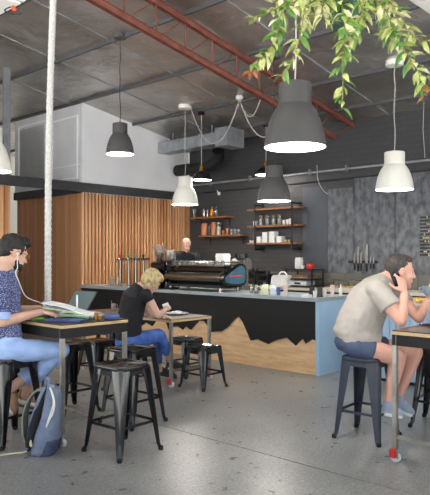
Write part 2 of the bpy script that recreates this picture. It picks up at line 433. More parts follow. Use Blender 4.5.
# white plant box above the timber room, grey panelled on its left face
mb = MB(); mb.prism([(CX+.04, TY+.03, BZ1-.02), (BX, TY+.03, BZ1-.02), (BX, TY+.03, zc(BX)), (CX+.04, TY+.03, zc(CX+.04))], (0, .1, 0))
struct(mb.build('wall_upper_right', 'white_wall'))
struct(MB().box((CX, TY+.03, BZ1-.02), (CX+.04, 10.95, zc(CX)-.02)).build('wall_upper_left', 'grey_panel'))
yy = lambda px: onX(px, 255, CX).y
mb = MB()
for pa, pb, za, zb in ((52, 78, 2.72, 3.8), (18.5, 47, 2.72, 3.86)):
    ya, yb = yy(pb), yy(pa)
    for q in ((ya, yb, za, za+.03), (ya, yb, zb-.03, zb), (ya, ya+.03, za+.03, zb-.03), (yb-.03, yb, za+.03, zb-.03)):
        mb.box((CX-.014, q[0], q[2]), (CX, q[1], q[3]))
mb.box((CX-.01, yy(81)-.0, 2.95), (CX, yy(52), 2.965))
struct(mb.build('trim_3', 'white_wall'))
mb = MB(); z = 2.80
ya, yb = yy(44), yy(20.5)
while z < 3.76:
    mb.obox((CX-.012, (ya+yb)/2, z+.011), (.010, 0, .008), (0, (yb-ya)/2, 0), (.002, 0, -.003)); z += .03
struct(mb.build('window_louvre', 'grille'))
# black steel beams
struct(MB().box((3.2, TY-.10, BZ0), (BX, TY-.012, BZ1)).build('ceiling_beam', 'beam', bevel=.004))
struct(MB().box((CX-.06, TY, BZ0-.02), (CX+.03, 10.9, BZ1-.03)).build('ceiling_beam', 'beam', bevel=.004))
# slatted panel left of the opening, far grey wall of the passage
xl = onY(10, 255, TY).x
mb = MB(); mb.box((2.4, TY+.03, 0), (xl, TY+.1, BZ0)); struct(mb.build('wall_left_backing', 'black_matte'))
mb = MB(); x = 2.4
while x < xl-.06:
    mb.box((x+.008, TY-.012, 0), (x+.0645, TY+.03, BZ0)); x += .0725
mb.box((xl-.05, TY-.014, 0), (xl, TY+.1, BZ0))
struct(mb.build('wall_left', 'batten', bevel=.003, seg=1))
struct(MB().box((-.5, 13.6, 0), (BX, 13.75, 5.2)).build('wall_far', 'beige_wall'))
struct(MB().box((2.3, TY+.1, 0), (2.4, 13.6, 5)).build('wall_passage', 'beige_wall'))
# hanger post between roof and beam
p = onY(6, 100, TY-.06)
o = MB().box((p.x-.05, TY-.11, BZ1), (p.x+.05, TY-.05, zc(p.x))).build('ceiling_post', 'grey_steel', bevel=.004); struct(o)
# ------------------------------------------------------------------ counter with its mountain front
CE = 4.07                     # right end of the counter
CH = .915
counter = empty('service_counter', (0, 0, 0))
tag(counter, 'long service counter with black mountain skyline front and blue grey end', 'counter')
MB().box((CX-.03, CE-.02, CH-.045), (CX+.78, TY-.02, CH)).build('countertop', 'counter_top', counter, bevel=.004)
MB().box((CX+.02, CE-.02, 0), (CX+.76, CE+.03, CH-.045)).build('end_panel', 'counter_blue', counter, bevel=.003)
MB().box((CX-.012, CE-.02, 0), (CX+.02, CE+.03, CH-.045)).build('corner_post', 'counter_blue', counter, bevel=.003)
MB().box((CX+.012, CE+.03, 0), (CX+.045, TY-.02, CH-.045)).build('wood_front', 'blond_wood', counter)
MB().box((CX+.045, CE+.03, .1), (CX+.72, TY-.02, CH-.05)).build('carcass', 'black_ply', counter)
peaks = [(317.3,340.5),(312,339),(310,341),(306,343.5),(303,338.5),(299,342),(296,345.5),(291,341),(287,337.5),(281,339),(276,340),(268.5,344),(262,341),(258,339),(254,340),(251,340.5),(243,322),(239,316.3),(234.7,319),(228,327),(224.7,329),(222,331),(214.6,331.4),(212,332),(204.6,321),(199,320.5),(191,329.6),(185.5,326),(183,329.6),(178,326),(172.7,327),(169,329.6),(166,321),(158,318),(152,326),(146,322),(140,327),(133,318),(126,324),(118,317),(110,322),(102,315),(94,319),(86,313),(80,316)]
pts = []
for px, py in peaks:
    w = onX(px, py, CX); pts.append((CX-.01, w.y, w.z))
pts[0] = (CX-.01, CE+.031, pts[0][2])
pts = [p for p in pts if p[1] < TY-.05] + [(CX-.01, TY-.03, .45)]
# the black sheet: built as strips so its outline can be concave
mb = MB(); zt = CH-.046
mb2 = [(p, V((p[0], p[1], zt))) for p in pts]
vs = []; fs = []
for p, q in mb2: vs += [p, q, (p[0]+.02, p[1], p[2]), (q[0]+.02, q[1], q[2])]
for k in range(len(mb2)-1):
    a, b = 4*k, 4*k+4
    fs += [(a, b, b+1, a+1), (a+2, a+3, b+3, b+2), (a, a+2, b+2, b), (a+1, b+1, b+3, a+3)]
fs += [(0, 1, 3, 2), (len(vs)-4, len(vs)-2, len(vs)-1, len(vs)-3)]
mb.add(vs, fs); mb.build('mountain_panel', 'black_ply', counter)
# worn pale lettering near the floor on the wood, too rubbed to read
r2 = random.Random(4); px = 262
while px < 313:
    if r2.random() < .8:
        w = onX(px, 357.2+(px-262)*.17+r2.uniform(-.5, .5), CX+.011)
        h = r2.uniform(.016, .03); l = r2.uniform(.010, .016); mb = MB()
        mb.prism([(CX+.0095, w.y-l, w.z-h/2), (CX+.0095, w.y-l*.3, w.z-h/2), (CX+.0095, w.y-l*.3, w.z-h*.1), (CX+.0095, w.y+l*.6, w.z-h*.1), (CX+.0095, w.y+l*.6, w.z+h*.15), (CX+.0095, w.y-l, w.z+h*.5)], (.003, 0, 0))
        mb.build('worn_letter', 'letter_pale', counter)
    px += 1.6

# ------------------------------------------------------------------ back bench
bench = empty('back_bench', (0, 0, 0)); tag(bench, 'long pale-topped work bench along the tiled back wall behind the counter', 'bench')
BB = 8.12
MB().box((BB-.02, 2.2, .86), (BX-.015, TY-.03, .9)).build('benchtop', 'bench', bench, bevel=.004)
for y in [2.2+k*.94 for k in range(7)]:
    MB().box((BB, y+.01, .1), (BB+.6, y+.93, .86)).build('carcass', 'black_matte', bench, bevel=.004)
    MB().box((BB-.018, y+.02, .12), (BB, y+.92, .84)).build('door', 'black_matte', bench, bevel=.004)
MB().box((BB+.04, 2.2, 0), (BB+.6, 8.75, .1)).build('plinth', 'black_matte', bench)
# low display cabinet right of the counter
dc = empty('display_cabinet', (0, 0, 0)); tag(dc, 'pale blue panelled low cabinet behind the man on the phone, right of the counter', 'cabinet')
MB().box((6.40, 2.85, .04), (7.2, 3.53, .86)).build('body', 'counter_blue', dc, bevel=.004)
mb = MB()
for k in range(10): mb.box((6.42+k*.076, 2.838, .06), (6.42+k*.076+.066, 2.852, .84))
for k in range(8): mb.box((6.388, 2.87+k*.08, .06), (6.402, 2.87+k*.08+.07, .84))
mb.build('panelling', 'counter_blue', dc, bevel=.002, seg=1)
MB().box((6.36, 2.82, .86), (7.24, 3.56, .89)).build('worktop', 'bench', dc, bevel=.004)
MB().box((6.44, 2.89, 0), (7.16, 3.49, .04)).build('plinth', 'black_matte', dc)

# ------------------------------------------------------------------ stools
def make_stool(H, half, m, seat_m=None, name='bar_stool', mh=None):
    r = empty(name); s = .152; seat_m = seat_m or m
    # seat pan: rounded square with rolled edge and a shallow dish
    def rr(h, rad, z, n=5):
        o = []
        for q, (sx, sy) in enumerate(((1,1),(-1,1),(-1,-1),(1,-1))):
            for k in range(n+1):
                a = PI/2*q+PI/2*k/n
                o.append((sx*(h-rad)+rad*math.cos(a), sy*(h-rad)+rad*math.sin(a), z))
        return o
    mb = MB()
    mb.loft([rr(s-.004, .036, H-.05), rr(s, .04, H-.03), rr(s+.002, .04, H-.012), rr(s-.004, .038, H-.002), rr(s-.014, .034, H), rr(s-.03, .03, H-.006), rr(s-.05, .026, H-.012), rr(.03, .02, H-.014)])
    mb.build('seat', seat_m, r, smooth=True)
    hb = MB(); hb.loft([[(.045*math.cos(a), .016*math.sin(a), z) for a in [2*PI*k/16 for k in range(16)]] for z in (H-.0139, H-.0125)])
    hb.build('hand_slot', 'rubber', r)
    # arched skirt below the seat, one sheet per side
    mb = MB()
    for q in range(4):
        R = Matrix.Rotation(q*PI/2, 3, 'Z'); poly = [(-.11, H-.045), (.11, H-.045), (.105, H-.10), (.06, H-.075), (-.06, H-.075), (-.105, H-.10)]
        mb.loft([[R@V((x, -s+.002+o, z)) for x, z in poly] for o in (0, .006)])
    mb.build('skirt', m, r)
    def corner(z):
        t = (H-.03-z)/(H-.03); c = .150+(half-.150)*t
        if z < .05: c += (.05-z)*.16
        return c
    for q in range(4):
        R = Matrix.Rotation(q*PI/2, 3, 'Z'); rings = []
        for z in (0.012, .05, .14, H*.5, H-.10, H-.025):
            t = (H-.03-z)/(H-.03); c = corner(z); w = .088*(1-t)+.03*t; th = .007; e = w*.28
            rings.append([R@V(p) for p in ((c-w, c, z), (c-e, c, z), (c-e*.3, c-e*.3, z), (c, c-e, z), (c, c-w, z), (c-th, c-w, z), (c-th, c-e, z), (c-e*.3-th, c-e*.3-th, z), (c-e, c-th, z), (c-w, c-th, z))])
        lg = MB().loft(rings).build('leg', m, r, smooth=True)
        c = corner(0.0); k = R@V((c-.012, c-.012, 0))
        MB().lathe([(.0, 0), (.017, 0), (.019, .008), (.018, .022), (.012, .03), (0, .03)], k, 12).build('rubber_foot', 'rubber', lg, smooth=True)
    z = .215 if H > .55 else .16
    for q in range(4):
        R = Matrix.Rotation(q*PI/2, 3, 'Z'); c = corner(z)-.012
        MB().obox(R@V((0, -c, z)), R@V((c, 0, 0)), R@V((0, .005, 0)), R@V((0, 0, .010))).build('footrest_bar', m, r, bevel=.002)
    return r
def put(o, px, d, rz=0, z=0):
    p = base(px, d, z); o.location = p; o.rotation_euler.z = math.radians(rz); return o
GB = 'black metal bar stools around the high tables'
hs = make_stool(.64, .20, 'black_gloss')
put(hs, 122.5, 4.53, 2); tag(hs, 'black metal bar stool standing alone in front, empty, near the backpack table end', 'stool', GB)
o = dup(hs); put(o, 133, 5.30, 3); tag(o, 'black metal bar stool right behind the empty front stool, before the woman', 'stool', GB)
o = dup(hs); put(o, 69, 5.66, 0); tag(o, 'black bar stool under the far side of the table with the laptop', 'stool', GB)
o = dup(hs); put(o, 9, 4.80, 6); tag(o, 'black bar stool the bearded man in the flecked shirt sits on', 'stool', GB)
o = dup(hs); put(o, 441, 5.2, 8); tag(o, 'black bar stool cut off by the right picture edge with a dark jacket', 'stool', GB)
ms = make_stool(.64, .19, 'sky_tinted_metal')
put(ms, 367, 4.87, 3); tag(ms, 'dark bar stool tinted with a painted sky reflection, under the man on the phone', 'stool', GB)
GL = 'low black stools at the wooden table'
ls = make_stool(.445, .183, 'black_gloss', name='low_stool')
put(ls, 203, 6.72, 0); tag(ls, 'low black metal stool at the table corner nearest the counter, closest to the viewer', 'stool', GL)
o = dup(ls); put(o, 186, 7.38, 0); tag(o, 'low black metal stool half hidden behind another at the wooden table', 'stool', GL)
woman_seat = base(127, 6.55)
o = dup(ls); o.location = woman_seat; tag(o, 'low black metal stool the blonde woman sits on', 'stool', GL)
o = dup(ls); put(o, 98, 7.2, 0); tag(o, 'low black metal stool in shade beyond the laptop table, left of the blonde woman', 'stool', GL)
o = dup(ls); put(o, 112, 8.3, 0); tag(o, 'low black stool on the counter side of the wooden table, below the steel cup', 'stool', GL)

# dark jacket over the stool at the right edge
p = base(441, 5.2)
mb = MB()
jc = base(441.5, 5.2)
sx, sy = RT, FW
rings = []
for z, hw, hd in ((.70, .10, .10), (.69, .165, .15), (.66, .178, .178), (.60, .182, .184), (.52, .178, .186), (.45, .165, .182), (.40, .13, .15), (.385, .07, .08)):
    rings.append([jc+sx*(hw*math.cos(a)*(1+.05*math.sin(5*a)))+sy*(hd*math.sin(a)*(1+.05*math.sin(4*a)))+UP*(z+.006*math.sin(3*a)) for a in [2*PI*k/28 for k in range(28)]])
mb.loft(rings)
o = mb.build('jacket', 'pack_black', smooth=True); centre(o)
tag(o, 'black jacket bundled over the stool at the right picture edge', 'jacket')

# ------------------------------------------------------------------ tables
def make_table(name, x0, x1, y0, y1, H, top_m, edge_m, apron, ap_m, leg_m, caster_r, brake, rail_z=.175, leg_r=.0165, turn=False):
    r = empty(name, ((x0+x1)/2, (y0+y1)/2, 0)); cx, cy = (x0+x1)/2, (y0+y1)/2
    hx, hy = (x1-x0)/2, (y1-y0)/2
    MB().box((-hx+.004, -hy+.004, H-.008), (hx-.004, hy-.004, H)).build('tabletop', top_m, r, bevel=.002)
    MB().box((-hx, -hy, H-.03), (hx, hy, H-.0075)).build('edge_band', edge_m, r, bevel=.002)
    if apron:
        mb = MB(); zt = H-.03; zb = zt-apron; i = .004
        mb.box((-hx+i, -hy+i, zb), (hx-i, -hy+i+.03, zt)); mb.box((-hx+i, hy-i-.03, zb), (hx-i, hy-i, zt))
        mb.box((-hx+i, -hy+i+.03, zb), (-hx+i+.03, hy-i-.03, zt)); mb.box((hx-i-.03, -hy+i+.03, zb), (hx-i, hy-i-.03, zt))
        mb.build('apron', ap_m, r, bevel=.002)
    q = .021
    for sx in (-1, 1):
        for sy in (-1, 1):
            lx, ly = sx*(hx-q), sy*(hy-q)
            MB().box((lx-leg_r, ly-leg_r, .085), (lx+leg_r, ly+leg_r, H-.03)).build('leg', leg_m, r, bevel=.003)
            c = MB(); c.cyl((lx, ly, .07), (lx, ly, .09), .02, n=14); c.box((lx-.022, ly-.03, .03), (lx-.016, ly+.02, .075)); c.box((lx+.016, ly-.03, .03), (lx+.022, ly+.02, .075)); c.box((lx-.022, ly-.02, .068), (lx+.022, ly+.02, .075))
            cs = c.build('caster', 'galv', r, bevel=.001)
            MB().cyl((lx-.014, ly-.005, .032), (lx+.014, ly-.005, .032), .032, n=24).build('wheel', 'white_plastic', cs, smooth=True)
            if brake: MB().box((lx-.050, ly-.024, .035), (lx-.022, ly+.024, .098)).build('brake_pedal', 'red_plastic', cs, bevel=.008)
    if turn:
        for s_ in (-1, 1): MB().box((s_*(hx-q)-.012, -hy+q+.019, rail_z-.012), (s_*(hx-q)+.012, hy-q-.019, rail_z+.012)).build('cross_rail', leg_m, r, bevel=.002)
        MB().box((-hx+q+.012, -.012, rail_z-.012), (hx-q-.012, .012, rail_z+.012)).build('long_rail', leg_m, r, bevel=.002)
        return r
    for s_ in (-1, 1):
        MB().box((-hx+q+.019, s_*(hy-q)-.012, rail_z-.012), (hx-q-.019, s_*(hy-q)+.012, rail_z+.012)).build('cross_rail', leg_m, r, bevel=.002)
    MB().box((-.012, -hy+q+.012, rail_z-.012), (.012, hy-q-.012, rail_z+.012)).build('long_rail', leg_m, r, bevel=.002)
    return r
HT = .905
a = onZ(61.4, 325, HT); b = onZ(128.3, 321, HT)
TL = (a.x, a.x+.63, a.y, a.y+1.75)
t1 = make_table('high_table', *TL, HT, 'table_top', 'ply_edge', .075, 'black_ply', 'steel', .03, False)
tag(t1, 'black high table on casters with pale plywood edge, under the books and laptop', 'table')
a = onZ(391, 330, HT)
t2 = make_table('high_table', a.x, a.x+1.5, a.y-.7, a.y, HT, 'table_top', 'ply_edge', .075, 'black_ply', 'steel', .03, True, turn=True)
TR = (a.x, a.x+.68, a.y-1.6, a.y)
tag(t2, 'black high table with plywood edge and red caster brakes where the phoning man leans', 'table')
LT = .726
a = onZ(171, 320, LT)
TW = (a.x, a.x+.64, a.y, a.y+1.62)
t3 = make_table('low_table', *TW, LT, 'walnut_top', 'ply_edge', 0, 'black_ply', 'steel', .03, True, leg_r=.017)
tag(t3, 'lower brown wooden table on steel legs where the blonde woman reads', 'table')

# ------------------------------------------------------------------ pendant lamps
HEK = [(.205, 1.0), (.222, .993), (.228, .98), (.228, .665), (.231, .655), (.240, .645), (.268, .60), (.308, .53), (.346, .43), (.378, .32), (.403, .20), (.420, .08), (.428, .0)]
def make_pendant(name, px, pyb, pyt, w, shade_m, cord_m, canopy=None, d=None, cpx=None, cups=None, power=22, drop=None):
    # shade bottom centre at pixel row pyb, w wide, top of the neck at pyt
    D = .42
    d = d or D*FPX/w; D = w*d/FPX
    b = at(px, pyb, d); top = at(px, pyt, d); h = top.z-b.z
    r = empty(name, b); k = D/2/.428
    prof = [(q*k, z*h) for q, z in HEK]
    th = .004
    inner = [(max(q*k-th, .002), z*h-.003) for q, z in HEK]
    MB().loft([[V((q*math.cos(a), q*math.sin(a), z)) for a in [2*PI*i/40 for i in range(40)]] for q, z in ([(.0005, h)]+prof+[(prof[-1][0]-th*.5, -.003)])], False).build('shade', shade_m, r, smooth=True)
    MB().loft([[V((q*math.cos(a), q*math.sin(a), z)) for a in [2*PI*i/40 for i in range(40)]] for q, z in ([(.0005, h-.004)]+inner+[(prof[-1][0]-th*.5, -.003)])], False).build('shade_lining', 'lamp_lining', r, smooth=True)
    MB().cyl((0, 0, h*.50), (0, 0, h*.62), .03, n=16).build('lamp_holder', 'white_plastic', r, smooth=True)
    MB().lathe([(0, h*.12), (k*.06, h*.13), (k*.12, h*.19), (k*.14, h*.28), (k*.11, h*.38), (k*.06, h*.46), (0, h*.52)], (0, 0, 0), 24).build('bulb', 'bulb', r, smooth=True)
    MB().cyl((0, 0, h), (0, 0, h+.02), .02*k/.5, n=14).build('cord_grip', cord_m, r, smooth=True)
    cz = (zc(b.x) if drop is None else drop)-b.z
    pts = []
    n = 9
    for i in range(n):
        t = i/(n-1); pts.append(V((.012*math.sin(i*2.1)*(1 if 0 < i < n-1 else 0), .012*math.cos(i*1.7)*(1 if 0 < i < n-1 else 0), h+.02+(cz-.03-h-.02)*t)))
    MB().tube(smoothpath(pts, 4), .0055, 6).build('cord', cord_m, r, smooth=True)
    if canopy: MB().lathe([(0, cz+.03), (canopy, cz+.03), (canopy, cz-.035), (canopy*.9, cz-.045), (0, cz-.045)], (0, 0, 0), 28).build('ceiling_rose', shade_m if canopy else cord_m, r, smooth=True)
    li = bpy.data.lights.new('lamp_light', 'POINT'); li.energy = power*(D/.42)**2; li.color = (1, .96, .9); li.shadow_soft_size = .05
    lo = bpy.data.objects.new('lamp_light', li); C.objects.link(lo); lo.parent = r; lo.location = (0, 0, h*.06)
    return r
GP = 'dome pendant lamps hung from the roof'
o = make_pendant('pendant_lamp', 295, 147, 83.5, 62, 'dark_lamp', 'cord_white', .08, d=4.35); tag(o, 'largest dark grey dome pendant lamp, hanging below the trailing plant', 'lamp', GP)
o = make_pendant('pendant_lamp', 120, 154, 123.5, 28, 'dark_lamp', 'cord_black', .09, d=7.93); tag(o, 'small dark grey dome pendant lamp before the white upper wall', 'lamp', GP)
o = make_pendant('pendant_lamp', 185, 204.5, 177, 26.5, 'white_lamp', 'cord_white', .11, d=10.2); tag(o, 'white dome pendant lamp before the timber battens, left of the shelves', 'lamp', GP)
o = make_pendant('pendant_lamp', 394.5, 189.5, 152, 37.5, 'white_lamp', 'cord_white', .11, d=7.82); tag(o, 'cream dome pendant lamp over the man on the phone', 'lamp', GP)
o = make_pendant('pendant_lamp', 274, 201, 166, 33.5, 'dark_lamp', 'cord_black', .08, d=8.0); tag(o, 'dark grey dome pendant lamp hanging before the three wooden shelves', 'lamp', GP)
o = make_pendant('pendant_lamp', -8, 171, 128, 37, 'white_lamp', 'cord_white', .10, d=7.2); tag(o, 'cream dome pendant lamp cut off by the left picture edge', 'lamp', GP)
def flat_pendant(px, py, w, d, label):
    b = at(px, py, d); R = w*d/FPX/2; r = empty('shallow_pendant_lamp', b)
    MB().loft([[V((q*math.cos(a), q*math.sin(a), z)) for a in [2*PI*i/32 for i in range(32)]] for q, z in ((.001, .155), (.03, .15), (.06, .135), (R*.62, .105), (R*.9, .05), (R, .008), (R-.003, 0))], False).build('shade', 'black_gloss', r, smooth=True)
    MB().loft([[V((q*math.cos(a), q*math.sin(a), z)) for a in [2*PI*i/32 for i in range(32)]] for q, z in ((.001, .145), (.05, .128), (R*.6, .098), (R*.88, .045), (R-.003, 0))], False).build('shade_lining', 'lamp_lining', r, smooth=True)
    MB().sph((0, 0, .055), .045).build('bulb', 'bulb', r, smooth=True)
    MB().lathe([(0, .15), (.035, .152), (.03, .2), (.02, .24), (0, .25)], n=16).build('lamp_holder', 'brass', r, smooth=True)
    cz = zc(b.x)-b.z
    MB().cyl((0, 0, .24), (0, 0, cz-.03), .006, n=6).build('cord', 'cord_white', r, smooth=True)
    MB().cyl((0, 0, cz-.04), (0, 0, cz+.02), .06, n=18).build('ceiling_rose', 'black_gloss', r, smooth=True)
    li = bpy.data.lights.new('lamp_light', 'POINT'); li.energy = 10; li.color = (1, .96, .9); li.shadow_soft_size = .04
    lo = bpy.data.objects.new('lamp_light', li); C.objects.link(lo); lo.parent = r; lo.location = (0, 0, .0)
    tag(r, label, 'lamp', 'shallow black pendant lamps over the bar'); return r
flat_pendant(201.5, 180, 20.5, 10.4, 'shallow black pendant lamp right of the white dome lamp, above bottle shelf')
flat_pendant(266, 175, 22, 10.6, 'shallow black pendant lamp peeping out behind the dark dome lamp')

# white looping cables between roof hooks
def cable(name, pix, d0, d1, label, m='cord_white', r=.008):
    n = len(pix); pts = [at(px, py, d0+(d1-d0)*i/(n-1)) for i, (px, py) in enumerate(pix)]
    o = MB().tube(smoothpath(pts, 6), r, 6).build(name, m, smooth=True); centre(o); tag(o, label, 'cable', 'cables looped under the roof'); return o
def ceilpt(px, d):
    p = at(px, 100, d); p.z = zc(p.x)-.03; return p
def pixof(p):
    d = p.dot(FW); return 215+p.dot(RT)/d*FPX, HOR-(p.z-EYE)/d*FPX, d
def swag(name, pa, pb, sag, label, m='cord_white', r=.008):
    pts = []
    for i in range(17):
        t = i/16; p = pa.lerp(pb, t); p.z -= sag*4*t*(1-t); pts.append(p)
    o = MB().tube(pts, r, 6).build(name, m, smooth=True); centre(o); tag(o, label, 'cable', 'cables looped under the roof'); return o
# ------------------------------------------------------------------ roof truss
truss = empty('roof_truss', (0, 0, 0)); tag(truss, 'rust red lattice roof truss running from front to the dark back wall', 'truss')
TYY = 5.12
def chord(name, zoff, x0, x1, h, w):
    f = lambda x: zc(x)+zoff
    mb = MB()
    for wy in (-w, w-.008):   # a pair of angles back to back
        mb.prism([(x0, TYY+wy, f(x0)-h), (x1, TYY+wy, f(x1)-h), (x1, TYY+wy, f(x1)+h), (x0, TYY+wy, f(x0)+h)], (0, .008, 0))
    mb.prism([(x0, TYY-w-.012, f(x0)+h-.006), (x1, TYY-w-.012, f(x1)+h-.006), (x1, TYY-w-.012, f(x1)+h), (x0, TYY-w-.012, f(x0)+h)], (0, 2*w+.024, 0))
    mb.build(name, 'rust_steel', truss)
chord('top_chord', -.10, 1.6, BX-.02, .035, .03)
chord('bottom_chord', -.46, 1.6, BX-.55, .035, .03)
x = 1.9; k = 0
while x < BX-.9:
    z0, z1 = zc(x)-.46, zc(x)-.10
    MB().cyl((x, TYY, z0), (x, TYY, z1), .012, n=8).build('web_bar', 'rust_steel', truss)
    x2 = x+.45; MB().cyl((x+.03, TYY, z0), (x2-.03, TYY, zc(x2)-.10), .008, n=8).build('web_bar', 'rust_steel', truss)
    x += .45
MB().cyl((BX-.6, TYY, zc(BX-.6)-.46), (BX-.08, TYY, zc(BX)-.12), .012, n=8).build('web_bar', 'rust_steel', truss)

hook = ceilpt(236, 9.9)
rose_p = ceilpt(187, 10.2)
q = at(214, 149, 10.3)
swag('looped_cable', ceilpt(191, 10.2), at(239.5, 99.5, 9.5), .62, 'pale cable looping between two hooks left of the truss')
swag('looped_cable', at(239.5, 99.5, 9.5), at(281, 118, 9.5), .42, 'pale cable sagging from the hook towards behind the largest lamp')
swag('looped_cable', at(239.5, 99, 9.5), at(262, 94, 9.05), .30, 'pale short cable loop crossing behind the truss')
o = MB().lathe([(0, 0), (.05, 0), (.06, .03), (.05, .06), (0, .06)], n=16).build('ceiling_hook_plate', 'white_plastic', smooth=True); h = at(239.5, 99.5, 9.5); o.location = (h.x, h.y, h.z-.005)
tag(o, 'small white round cable junction under the roof, left of the truss', 'junction box')

# ------------------------------------------------------------------ ducts and conduits at the back
dct = empty('air_duct', (8.0, 7.9, 3.4)); tag(dct, 'galvanised square air duct along the top of the back wall', 'duct')
dct.location = (0, 0, 0)
MB().box((7.95, 7.25, 3.35), (8.25, TY+.02, 3.55)).build('duct_run', 'galv', dct, bevel=.006)
MB().box((7.86, 6.98, 3.28), (8.32, 7.26, 3.60)).build('end_box', 'galv', dct, bevel=.006)
for y in (7.7, 8.25): MB().box((7.935, y, 3.335), (8.265, y+.03, 3.565)).build('flange', 'galv', dct, bevel=.003)
for y in (7.5, 8.5): MB().cyl((8.05, y, 3.55), (8.05, y, zc(8.05)), .012, n=8).build('hanger_rod', 'galv', dct)
rd = MB().tube([(8.42, TY-.03, 3.06), (8.42, 8.0, 3.06), (8.42, 7.8, 3.1), (8.42, 7.68, 3.2), (8.35, 7.62, 3.3)], .11, 18).build('round_duct', 'black_matte', smooth=True); centre(rd)
tag(rd, 'round black duct below the galvanised air duct', 'duct')
cond = empty('conduit', (0, 0, 0)); tag(cond, 'pale conduit pipe running along the dark brick wall', 'conduit')
MB().tube([(BX-.04, 8.7, 2.80), (BX-.04, 1.5, 2.80)], .02, 10).build('pipe', 'galv', cond, smooth=True)
for y in (8.2, 7.2, 6.5, 5.9, 5.2, 4.4, 3.6): MB().box((BX-.07, y, 2.76), (BX, y+.03, 2.86)).build('bracket', 'grey_steel', cond, bevel=.003)
cb = MB().tube([(BX-.02, 8.7, 2.63), (BX-.02, 2, 2.66)], .012, 8).build('cable_run', 'cord_black', smooth=True); centre(cb)
tag(cb, 'thin dark cable running level below the pale conduit', 'cable')
# hanging wires at the wall, right
o = MB().tube([onX(424, 98, 8.6), onX(423, 130, 8.6), onX(425, 158, 8.7)], .004, 6).build('hanging_wire', 'cord_white', smooth=True); centre(o); tag(o, 'thin grey wire hanging from the roof right of the cream lamp', 'wire')
o = MB().tube(smoothpath([onX(317, 165, 8.7), onX(318, 180, 8.75), onX(323, 190, 8.77), onX(328, 194, 8.77)], 5), .006, 6).build('hanging_wire', 'cord_white', smooth=True); centre(o); tag(o, 'thin wire curving off the conduit beside the dark blue board', 'wire')
# ribbed flexible conduit down to the table with its power box
P0 = base(48, 5.25, HT)
pts = [V((P0.x, P0.y, HT+.13)), at(48, 250, 5.27), at(48.3, 190, 5.3), at(49.5, 120, 5.34), at(51.5, 50, 5.36), at(53.2, 0, 5.37), at(54, -80, 5.36)]
p = pts[-1].copy(); p.z = zc(p.x); pts.append(p)
path = smoothpath(pts, 40)
fd = MB().tube(path, [.0285+.0014*(1 if (i//2) % 2 else -1) for i in range(len(path))], 16).build('flexible_conduit', 'duct', smooth=True); centre(fd)
tag(fd, 'pale ribbed flexible conduit dropping from the roof to the laptop table', 'conduit')
pb = empty('power_box', P0); tag(pb, 'small pale blue power box on the table below the ribbed conduit', 'power box')
MB().box((-.035, -.03, 0), (.035, .03, .13)).build('case', 'ceramic_blue', pb, bevel=.006)
MB().box((-.037, -.022, .03), (-.034, .022, .10)).build('socket_plate', 'white_plastic', pb, bevel=.001)
# light battens hung at the top edge of the picture
def batten(c, ax, half, label, plug=False):
    r = empty('light_batten', c); ax = V(ax); sd = V((-ax.y, ax.x, 0))
    MB().obox((0, 0, 0), ax*half, sd*.15, (0, 0, .035)).build('housing', 'white_plastic', r, bevel=.008)
    MB().obox((0, 0, -.045), ax*(half-.03), sd*.12, (0, 0, .012)).build('diffuser', 'lamp_lining', r, bevel=.006)
    for s_ in (-.7, .7):
        e = ax*half*s_; MB().cyl(e+V((0, 0, .035)), e+V((0, 0, zc((V(c)+e).x)-V(c).z)), .006, n=6).build('hanger_wire', 'galv', r)
    if plug:
        e = at(11.5, 6.5, 5.45)-V(c)
        MB().cyl(e, e+V((.035, -.012, -.03)), .018, n=12).build('orange_plug', 'orange', r, smooth=True)
        MB().tube(smoothpath([e+V((0, 0, 0)), e+V((-.04, .05, -.03)), e+V((.0, .0, -.06)), e+V((.05, -.05, -.065)), e+V((.06, -.06, -.03))], 5), .006, 6).build('flex', 'cord_black', r, smooth=True)
    tag(r, label, 'light'); return r
p = at(24, -1, 5.6); batten((p.x-.15, p.y+.72, p.z), (0, 1, 0), .75, 'white ceiling light batten at the top left with an orange plug', True)
p = at(421, -2, 5.6); batten((p.x+.5, p.y-.08, p.z), (1, 0, 0), .75, 'white ceiling light batten at the top right picture corner')
# ------------------------------------------------------------------ wall shelves
def wall_shelf(pxa, pxb, z, label, brackets=True, depth=.22, group=None, t=.03):
    ya, yb = onX(pxb, 255, BX-.2).y, onX(pxa, 255, BX-.2).y
    ya = min(ya, TY-.05); yb = min(yb, TY-.03)
    r = empty('wall_shelf', (BX-depth/2, (ya+yb)/2, z)); h = (yb-ya)/2
    MB().box((-depth/2, -h, -t), (depth/2, h, 0)).build('board', 'shelf_wood', r, bevel=.003)
    if brackets:
        for s_ in (-1, 1):
            b = MB(); y = s_*(h-.12)
            b.box((depth/2-.012, y-.015, -t-.14), (depth/2, y+.015, -t)); b.box((-depth/2+.05, y-.015, -t-.012), (depth/2, y+.015, -t))
            b.build('bracket', 'black_matte', r, bevel=.002)
    tag(r, label, 'shelf', group); return z
SU = wall_shelf(190, 227.5, 2.145, 'upper left wall shelf with the amber bottle, on dark brick')
SL = wall_shelf(199, 241.5, 1.795, 'lower left wall shelf holding jars and copper cups, on dark brick')
R1 = wall_shelf(247.5, 300, 2.235, 'top board of the three shelves on black pipes, empty', False)
R2 = wall_shelf(247.5, 299, 1.940, 'middle board of the three shelves on black pipes, with lidded jars', False)
R3 = wall_shelf(247.5, 297, 1.635, 'bottom board of the three shelves on black pipes, with white folded stacks', False)
